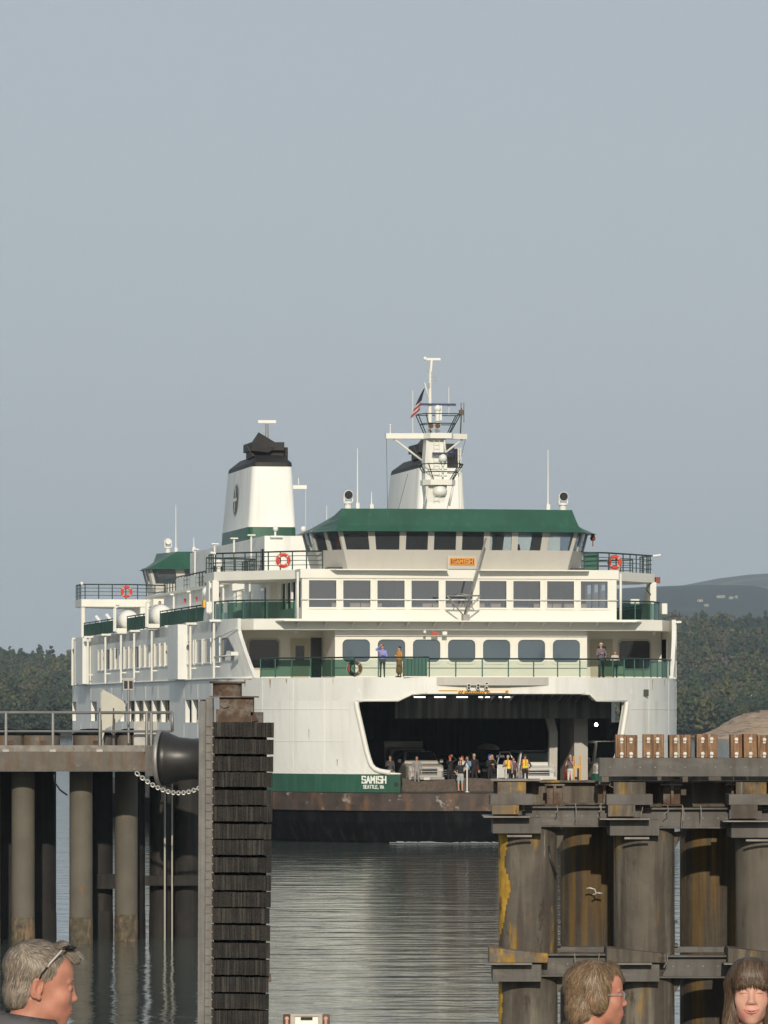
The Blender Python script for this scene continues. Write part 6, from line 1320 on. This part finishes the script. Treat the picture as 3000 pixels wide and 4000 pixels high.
def figure(label, loc, rz, HZ, pitch, yaw, slim, skin, top, hairmats, style, squint, glasses, collar, sw=.2):
    """standing adult; head centre (ear height) HZ above the floor. Slots: skin, lip, lash, top, trousers, shoes, eye"""
    s = Sdf(); C = (0, -.02, HZ); H = lambda f: xf(f, C, pitch, yaw)
    SK, LP, LA, TP, LG, SH, EY, BR = range(8)
    A = lambda f, k=.012, m_=SK, sub=False: s.add(H(f), k, m_, sub)
    fw = .94 if slim else 1.0
    A(ell((0,.018,.045),(.074,.094,.083)), .02); A(ell((0,-.030,-.025),(.061*fw,.066,.085)), .04); A(ell((0,-.045,.050),(.060,.046,.050)), .03)
    A(ell((0,-.030,-.075),(.052*fw,.056,.042)), .03); A(ell((0,-.073,-.104),(.020*fw,.018,.015)), .026); A(ell((0,-.080 if not squint else -.077,-.068),(.027 if not squint else .034,.020,.020)), .022)
    for sx in (-1,1):
        A(ell((sx*.037*fw,-.066,-.028),(.024,.020,.024)), .03)
        A(ell((sx*.031,-.107,.008),(.017,.014,.0085)), .012, SK, True)
        A(ell((sx*.031,-.0840,.004),(.0145,.0100,.0090)), .004)                                    # eyelids over the ball
        A(cone((sx*.014,-.0885,.021),(sx*.046,-.079,.022),.0060,.0045), .012)                     # brow ridge
        if squint:
            A(cone((sx*.020,-.090,-.008),(sx*.042,-.083,-.007),.0040,.0030), .005)
        else:
            A(ell((sx*.031,-.0875,.0035),(.0095,.0075,.0040)), .0015, EY); pass
            A(cone((sx*.019,-.0930,.0078),(sx*.044,-.0870,.0068),.0026,.0020), .002, SK); A(cone((sx*.020,-.0915,-.0030),(sx*.042,-.0865,-.0020),.0028,.0020), .004)
        pass
        A(ell((sx*.0105,-.0995,-.034),(.0072,.0095,.0062)), .006)                                 # nostril wing
        A(ell((sx*.0062,-.1045,-.0395),(.0028,.0042,.0026)), .002, SK, True)
        A(ell((sx*.076,.020,-.006),(.010,.020,.034), .18), .006); A(ell((sx*.087,.013,-.002),(.011,.011,.021), .18), .003, SK, True)
        A(cone((sx*.083,.031,.014),(sx*.083,.028,-.022),.0045,.004), .004); A(cone((sx*.083,.008,.022),(sx*.083,.028,.020),.004,.0045), .004); A(ell((sx*.080,.006,-.010),(.005,.004,.007)), .004); A(ell((sx*.077,.010,-.034),(.006,.008,.009)),.005)
        A(cone((sx*.019,-.094,-.040),(sx*.030,-.083,-.062),.0030,.0020), .004, SK, True)           # crease beside the mouth
    A(cone((0,-.090,.012),(0,-.1045,-.024),.0078,.0085), .014); A(ell((0,-.1075,-.0295),(.0100,.0090,.0080)), .008)
    mw, mc = (.024, .0035) if squint else (.019, .0)
    for p0, p1 in (((-mw,-.0915,-.067+mc),(0,-.1010,-.0685)),((mw,-.0915,-.067+mc),(0,-.1010,-.0685))):
        A(cone((p0[0]*.85,p0[1]-.003,p0[2]+.0022),(p1[0],p1[1]+.0012,p1[2]+.0032),.0022,.0036), .003); A(cone((p0[0]*.85,p0[1]-.003,p0[2]-.002),(p1[0],p1[1]+.0018,p1[2]-.0048),.0022,.0046), .004)
    s.add(cone((0,.012,HZ-.06),(0,.035,HZ-.20),.052*fw,.058), .03, SK)
    for sx in (-1,1): s.add(cone((sx*.045,.02,HZ-.04),(sx*.02,-.02,HZ-.19),.014,.012),.02,SK)
    z = HZ-.25; k = HZ/1.62
    s.add(cone((-.13,.03,z+.02),(.13,.03,z+.02),.062,.062), .05, TP); s.add(cone((0,.035,z+.09),(0,.03,z-.02),.068,.10), .05, TP)
    s.add(ell((0,.02,z-.12),(.19,.125,.19)), .06, TP); s.add(ell((0,.01,z-.33),(.165,.12,.20)), .06, TP); s.add(ell((0,0,.92*k),(.168,.125,.14)), .06, LG)
    ex = MB()
    for sx in (-1,1):
        sh, el, wr = (sx*sw,.03,z-.02), (sx*(sw+.055),.05,z-.30), (sx*(sw+.04),-.05,z-.55)
        s.add(cone(sh,el,.062,.050), .04, TP); s.add(cone(el,wr,.048,.036), .02, TP); s.add(cone(wr,(wr[0],wr[1]-.015,wr[2]-.085),.028,.034), .01, SK)
        b = Vector((wr[0],wr[1]-.015,wr[2]-.09))
        for i, L_ in enumerate((.066,.078,.072,.056)):
            p = b+Vector((0,(i-1.5)*.019,-.01)); ex.tube([p,p+Vector((-sx*.006,-.004,-L_*.5)),p+Vector((-sx*.022,-.006,-L_*.95))],.0085,6)
        p = b+Vector((0,-.03,.05)); ex.tube([p,p+Vector((-sx*.006,-.022,-.03)),p+Vector((-sx*.012,-.026,-.06))],.0095,6)
        s.add(cone((sx*.09,0,.90*k),(sx*.10,-.01,.50*k),.092,.060), .04, LG); s.add(cone((sx*.10,-.01,.50*k),(sx*.105,.02,.09),.058,.045), .02, LG); s.add(cone((sx*.105,.04,.05),(sx*.125,-.15,.04),.045,.04), .02, SH)
    e = empty('person', loc, rz); tag(e, label, 'person')
    zz = np.concatenate([np.arange(-.03,HZ-.34,.022), np.arange(HZ-.34,HZ-.145,.006), np.arange(HZ-.145,HZ+.16,.0030)])
    xs = np.concatenate([np.arange(-.34,-.11,.010), np.arange(-.11,.11,.0030), np.arange(.11,.35,.010)]); ys = np.concatenate([np.arange(-.24,-.15,.010), np.arange(-.15,-.05,.0026), np.arange(-.05,.2,.006)])
    grow('body', s, xs, ys, zz, [skin,'lip','lash',top,'jacket_navy','shoe','eye_white','brow'], e, ex)
    def onface(x, z):       # the skin surface straight behind a face point
        ys_ = np.linspace(-.14, -.04, 200); P3 = np.array([HP0(x, y_, z) for y_ in ys_]); d_ = s(P3[:,0], P3[:,1], P3[:,2]); i_ = int(np.argmax(d_ < 0)); return Vector(P3[max(i_,1)])
    def HP0(x, y, z): return (x+C[0], y*math.cos(pitch)+z*math.sin(pitch)+C[1], -y*math.sin(pitch)+z*math.cos(pitch)+C[2])
    def line(name, mt, pts, rs, sq=1.0):
        m = MB(); P3 = [onface(x, z)+Vector((0,.0003,0)) for x, z in pts]
        for a_, b_, r0, r1 in zip(P3, P3[1:], rs, rs[1:]): m.cyl(a_, b_, r0, r1, 8)
        m.build(name, mt, e)
    dz = .0060 if squint else 0
    mx_ = .033 if squint else .019
    line('lip','lip',[(-mx_*.9,-.0655+dz),(-.012,-.0638),(0,-.0650),(.012,-.0638),(mx_*.9,-.0655+dz)],(.0012,.0026,.0022,.0026,.0012))
    line('lip','lip',[(-mx_*.85,-.0690+dz),(-.014,-.0725),(0,-.0745),(.014,-.0725),(mx_*.85,-.0690+dz)],(.0012,.0030,.0034,.0030,.0012))
    line('mouth_line','lash',[(-mx_,-.0670+dz),(-.012,-.0682+dz*.3),(0,-.0690),(.012,-.0682+dz*.3),(mx_,-.0670+dz)],(.0009,.0012,.0013,.0012,.0009))
    for sx in (-1,1):
        if squint: line('eyelash','lash',[(sx*.018,.0005),(sx*.025,.0032),(sx*.033,.0038),(sx*.040,.0022),(sx*.046,-.0008)],(.0005,.0011,.0013,.0011,.0005))
        else:
            line('eyelash','lash',[(sx*.019,.0040),(sx*.026,.0068),(sx*.034,.0072),(sx*.044,.0045)],(.0005,.0011,.0012,.0005)); m = MB(); p_ = onface(sx*.0305,.0030); m.ball(p_+Vector((0,.0015,0)), .0034, 10); m.build('iris','lash',e)
        line('eyebrow','brow',[(sx*.014,.0230),(sx*.022,.0265),(sx*.032,.0280),(sx*.046,.0225)],(.0010,.0022,.0019,.0006))
    # hair: a close shell, then thousands of locks laid over it
    h = Sdf(); B = lambda f, k=.012, sub=False: h.add(H(f), k, 0, sub)
    if style == 'short':
        B(ell((0,.024,.055),(.083,.101,.084))); B(ell((0,.060,-.02),(.066,.056,.075)), .02); B(cone((0,-.05,.118),(0,-.092,.092),.026,.016), .02)
        B(ell((.0,-.105,-.005),(.12,.060,.088)), .008, True); B(ell((0,-.03,-.075),(.14,.075,.068)), .008, True); B(ell((0,.02,-.115),(.14,.14,.045)), .01, True)
        for sx in (-1,1): B(ell((sx*.085,.006,-.018),(.03,.022,.038)), .006, True)
    elif style == 'layered':
        B(ell((0,.030,.050),(.092,.108,.090))); B(ell((0,.062,-.045),(.078,.066,.095)), .03); B(cone((0,-.050,.098),(0,-.084,.066),.034,.014), .03)
        for sx in (-1,1): B(ell((sx*.070,-.002,-.005),(.022,.036,.062)), .02)
        B(ell((0,-.125,-.012),(.115,.066,.078)), .010, True); B(ell((0,-.075,-.095),(.13,.085,.072)), .012, True)
    else:
        B(ell((0,.016,.056),(.087,.102,.081))); B(cone((-.066,.0,.03),(-.082,-.02,-.16),.028,.032), .05); B(cone((.066,.0,.03),(.082,-.02,-.16),.028,.032), .05); B(ell((0,.06,-.08),(.09,.05,.13)), .03)
        B(cone((-.030,-.062,.095),(.030,-.062,.095),.028,.028), .03); B(cone((-.045,-.078,.068),(.045,-.078,.068),.024,.024), .02); B(cone((-.052,-.088,.040),(.052,-.088,.040),.014,.014), .012)
        B(ell((0,-.115,-.062),(.060,.085,.094)), .008, True)
    ax = (np.arange(-.15,.15,.0045), np.arange(-.17,.18,.0045), np.arange(HZ-.24,HZ+.17,.0045)); P, Q = nets(h, *ax)
    mb = MB(); mb.v = P.tolist(); mb.f = Q.tolist(); mb.mi = [0]*len(Q); mb.smooth = [True]*len(Q)
    rg = np.random.RandomState(int(abs(loc[0])*100)); ep = 1e-3
    def grad(p): 
        g = np.array([h(np.array([p[0]+ep*(i==0)]),np.array([p[1]+ep*(i==1)]),np.array([p[2]+ep*(i==2)]))[0]-h(np.array([p[0]-ep*(i==0)]),np.array([p[1]-ep*(i==1)]),np.array([p[2]-ep*(i==2)]))[0] for i in range(3)])
        return g/(np.linalg.norm(g)+1e-9)
    N_ = 7000 if style != 'bob' else 6500
    # vectorised strand walk
    c = P[Q[rg.randint(0,len(Q),N_)]].mean(1); pts = [c.copy()]; cur = c.copy(); seg = {'short':.0075,'layered':.0115,'bob':.018}[style]; ph_ = rg.rand(N_)*6.28; ln = seg*(.6+.8*rg.rand(N_))
    def gradv(p): 
        g = np.stack([h(p[:,0]+ep*(i==0),p[:,1]+ep*(i==1),p[:,2]+ep*(i==2))-h(p[:,0]-ep*(i==0),p[:,1]-ep*(i==1),p[:,2]-ep*(i==2)) for i in range(3)],1); return g/(np.linalg.norm(g,axis=1)[:,None]+1e-9)
    side = None; tilt = rg.randn(N_,3)*.08 + .28*np.sin(c[:,[1,2,0]]*np.array([95,80,110])+np.array([1,2,3]))*np.sin(c[:,[2,0,1]]*60)
    for k_ in range(5):
        g = gradv(cur); q = cur-np.array(C)
        if style == 'short': d = np.stack([q[:,0]*3*(q[:,1]>.02), np.clip(.35-1.3/(1+np.exp(-(q[:,2]-.065)*80))/(1+np.exp((q[:,1]-.045)*60)),-1,1), -1.0/(1+np.exp((q[:,2]-.085)*90))-.15],1)
        elif style == 'layered': d = np.stack([.3*np.sin(q[:,2]*60+ph_), (-.2-.55*np.tanh((.0-q[:,1])*25))+.25*np.sin(q[:,2]*45+ph_), -1+0*q[:,0]],1)
        else: d = np.stack([q[:,0]*6*(q[:,2]>.06), np.where((q[:,2]>.06)&(q[:,1]<.02),-.9,0.), -1+0*q[:,0]],1)
        d = d+tilt; d -= g*(np.sum(d*g,1))[:,None]; d /= np.linalg.norm(d,axis=1)[:,None]+1e-9
        if side is None: side = np.cross(d, g)
        dist = h(cur[:,0],cur[:,1],cur[:,2]); lift = {'short':.0025,'layered':.0035,'bob':.0015}[style]
        cur = cur + d*ln[:,None] - g*(dist-lift*(.3+.35*k_))[:,None]; pts.append(cur.copy())
    wd = .00065; rows = np.stack(pts,1)
    for i in range(N_):
        base = len(mb.v); mi_ = 0 if rg.rand() < .5 else (2 if rg.rand() < .55 else 1)
        for j in range(6):
            w_ = wd*(1.0,1.2,1.2,1.0,.7,.15)[j]; mb.v.append(tuple(rows[i,j]+side[i]*w_)); mb.v.append(tuple(rows[i,j]-side[i]*w_))
        for j in range(5): mb.f.append([base+2*j,base+2*j+1,base+2*j+3,base+2*j+2]); mb.mi.append(mi_); mb.smooth.append(True)
    if style == 'short':    # wind-blown fringe sticking out over the forehead
        for i in range(150):
            b0 = np.array([rg.uniform(-.05,.05), -.095+rg.uniform(-.01,.02), .095+rg.uniform(-.015,.02)]); d = np.array([rg.randn()*.25, -1, -.25+rg.randn()*.5]); b0[2] += .004
            base = len(mb.v); L_ = rg.uniform(.015,.038)
            for j in range(5):
                t_ = j/4; p = b0+d*L_*t_+np.array([0,0,-L_*.8*t_*t_]); y_, z_ = p[1], p[2]; w_ = .0006*(1-t_*.8)
                yy = y_*math.cos(pitch)+z_*math.sin(pitch); z2 = -y_*math.sin(pitch)+z_*math.cos(pitch)
                for sg in (1,-1): mb.v.append((p[0]+C[0]+sg*w_*.7, yy+C[1], z2+C[2]+sg*w_*.7))
            for j in range(4): mb.f.append([base+2*j,base+2*j+1,base+2*j+3,base+2*j+2]); mb.mi.append(2 if i%2 else 0); mb.smooth.append(True)
    mb.build('hair', hairmats, e, fix=False)
    def HP(x, y, z):      # head-local point to figure-local
        yy, zz_ = y*math.cos(pitch)+z*math.sin(pitch), -y*math.sin(pitch)+z*math.cos(pitch); x, yy = x*math.cos(yaw)-yy*math.sin(yaw), x*math.sin(yaw)+yy*math.cos(yaw); return (x+C[0], yy+C[1], zz_+C[2])
    if glasses == 'raised':
        g_ = empty('sunglasses', (0,0,0)); g_.parent = e
        for sx in (-1,1):
            m = MB(); m.tube([HP(sx*.082,-.042,.118),HP(sx*.088,-.010,.075),HP(sx*.089,-.004,.062)],.0032,8); m.build('temple','eye_white',g_)
            m = MB(); m.tube([HP(sx*.089,-.004,.062),HP(sx*.090,.012,.040),HP(sx*.089,.016,.022)],.0028,8); m.tube([HP(sx*.080,-.045,.122),HP(sx*.060,-.062,.133),HP(sx*.03,-.080,.120)],.0030,8); m.build('temple_tip','black',g_)
        m = MB(); m.tube([HP(-.03,-.080,.120),HP(0,-.086,.126),HP(.03,-.080,.120)],.003,8)
        for sx in (-1,1): m.ball(HP(sx*.036,-.070,.128),.020,12,(1.1,1.1,.35))
        m.build('lens_bar','black',g_)
    elif glasses:
        g_ = empty('glasses', (0,0,0)); g_.parent = e; m = MB()
        for sx in (-1,1):
            m.tube([HP(sx*.093,.02,.004),HP(sx*.080,-.05,.008),HP(sx*.060,-.096,.010)],.0016,6); m.tube([HP(sx*(.033+.022*math.cos(a)),-.103,.000+.016*math.sin(a)) for a in [2*math.pi*i/16 for i in range(16)]],.0012,5,True)
        m.tube([HP(-.011,-.103,.004),HP(0,-.108,.008),HP(.011,-.103,.004)],.0012,5); m.build('wire_frame','chrome',g_)
    if collar:
        cmat, zc, rc = collar; m = MB(); n = 28; prof = []
        for i in range(n):
            a = 2*math.pi*i/n; k_ = (1+math.sin(a))/2; prof.append((math.cos(a)*rc, .035+math.sin(a)*rc*1.05, HZ+zc+.035*k_))
        vs = [p for p in prof]+[(x*1.12,(y-.035)*1.12+.035,z_-.035) for x,y,z_ in prof]+[(x*1.5,(y-.03)*1.45+.03,z_-.10) for x,y,z_ in prof]+[(x*.94,(y-.035)*.94+.035,z_-.03) for x,y,z_ in prof]
        m.add(vs, [(i,(i+1)%n,n+(i+1)%n,n+i) for i in range(n)]+[(n+i,n+(i+1)%n,2*n+(i+1)%n,2*n+i) for i in range(n)]+[((i+1)%n,i,3*n+i,3*n+(i+1)%n) for i in range(n)])
        m.build('collar', cmat, e, smooth=True, fix=False)
    return e
FS = 11052/.553
def ear(px, py, Y): return ((px-1500)/FS*Y, Y, EYE+(2781-py)/FS*Y)
x, y, z = ear(136, 3850, 15.8)
figure('sandy haired man in profile with sunglasses pushed up on his head', (x,y,GZ), R(99), z-GZ, R(-7), 0, False, 'skin_face', 'jacket_blue', ['hair_sandy_a','hair_sandy_b','hair_sandy_c'], 'short', False, 'raised', ('jacket_grey',-.105,.100))
x, y, z = ear(2316, 3888, 20.2)
figure('woman with short layered brown hair and thin wire glasses in profile', (x,y,GZ), R(90), z-GZ, R(-2), 0, True, 'skin_face', 'jacket_navy', ['hair_brown_a','hair_brown_b','hair_brown_c'], 'layered', False, 'worn', ('collar_pale',-.165,.078), .18)
x, y, z = ear(2933, 3876, 19.6)
figure('woman with a brown fringe squinting and smiling towards the camera', (x,y,GZ), R(-3), z-GZ, 0, 0, True, 'skin_pale', 'cloth_plum', ['hair_brown_b','hair_brown_b','hair_brown_a'], 'bob', True, None, None, .18)
# small framed box at the bottom edge
fb = empty('sign_box',((1197-1500)/FS*20,20,GZ)); tag(fb,'small beige metal framed box with pale panel at the bottom edge of the picture','sign box')
mat('beige_metal',(.42,.37,.31),.5,metal=.1,var=.1,scale=20); zt = EYE+(2781-3960)/FS*20-GZ
m = MB(); m.box(-.062,.062,-.02,.02,zt-.009,zt+.001); m.box(-.062,-.044,-.02,.02,zt-.22,zt-.009); m.box(.046,.062,-.02,.02,zt-.22,zt-.009); m.build('frame','beige_metal',fb,bevel=.001)
m = MB(); m.box(-.044,.046,-.012,.015,zt-.22,zt-.009); m.build('face_panel','lettering',fb)
m = MB(); m.box(-.022,.024,-.0145,-.012,zt-.024,zt-.012); m.build('display','side_glass',fb)
for sx in (-1,1):
    m = MB(); m.box(sx*.078-.014,sx*.078+.014,-.015,.03,zt-.22,zt-.003); m.build('side_housing','rust',fb,bevel=.001); m = MB(); m.ball((sx*.076,-.02,zt-.018),.009,10,(1,.5,1)); m.cyl((sx*.076,-.02,zt-.02),(sx*.076,-.02,zt-.06),.006,n=8); m.build('lamp','skin_pale',fb)
m = MB(); m.cyl((0,0,0),(0,0,zt-.2),.04,n=12); m.build('post','galv',fb)

# ================================================================ HAZE
hm = bpy.data.materials.new('haze'); hm.use_nodes = True; t = hm.node_tree; t.nodes.remove(t.nodes['Principled BSDF'])
v = t.nodes.new('ShaderNodeVolumePrincipled'); v.inputs['Density'].default_value = 0.00008; v.inputs['Color'].default_value = (.72,.86,1.0,1); v.inputs['Anisotropy'].default_value = 0.0
t.links.new(v.outputs[0], t.nodes['Material Output'].inputs['Volume']); MAT['haze'] = hm
m = MB(); m.box(-9100,9100,-100,9100,-8,330); hz_ = m.build('haze','haze'); hz_['kind'] = 'stuff'; hz_['label'] = 'thin pale haze hanging over the water and hills'; hz_['category'] = 'haze'
for o in bpy.data.objects:
    if o.type == 'EMPTY' or o.type == 'MESH':
        if o.parent is None and not any(k_ in o for k_ in ('kind','category')): o['kind'] = 'structure'
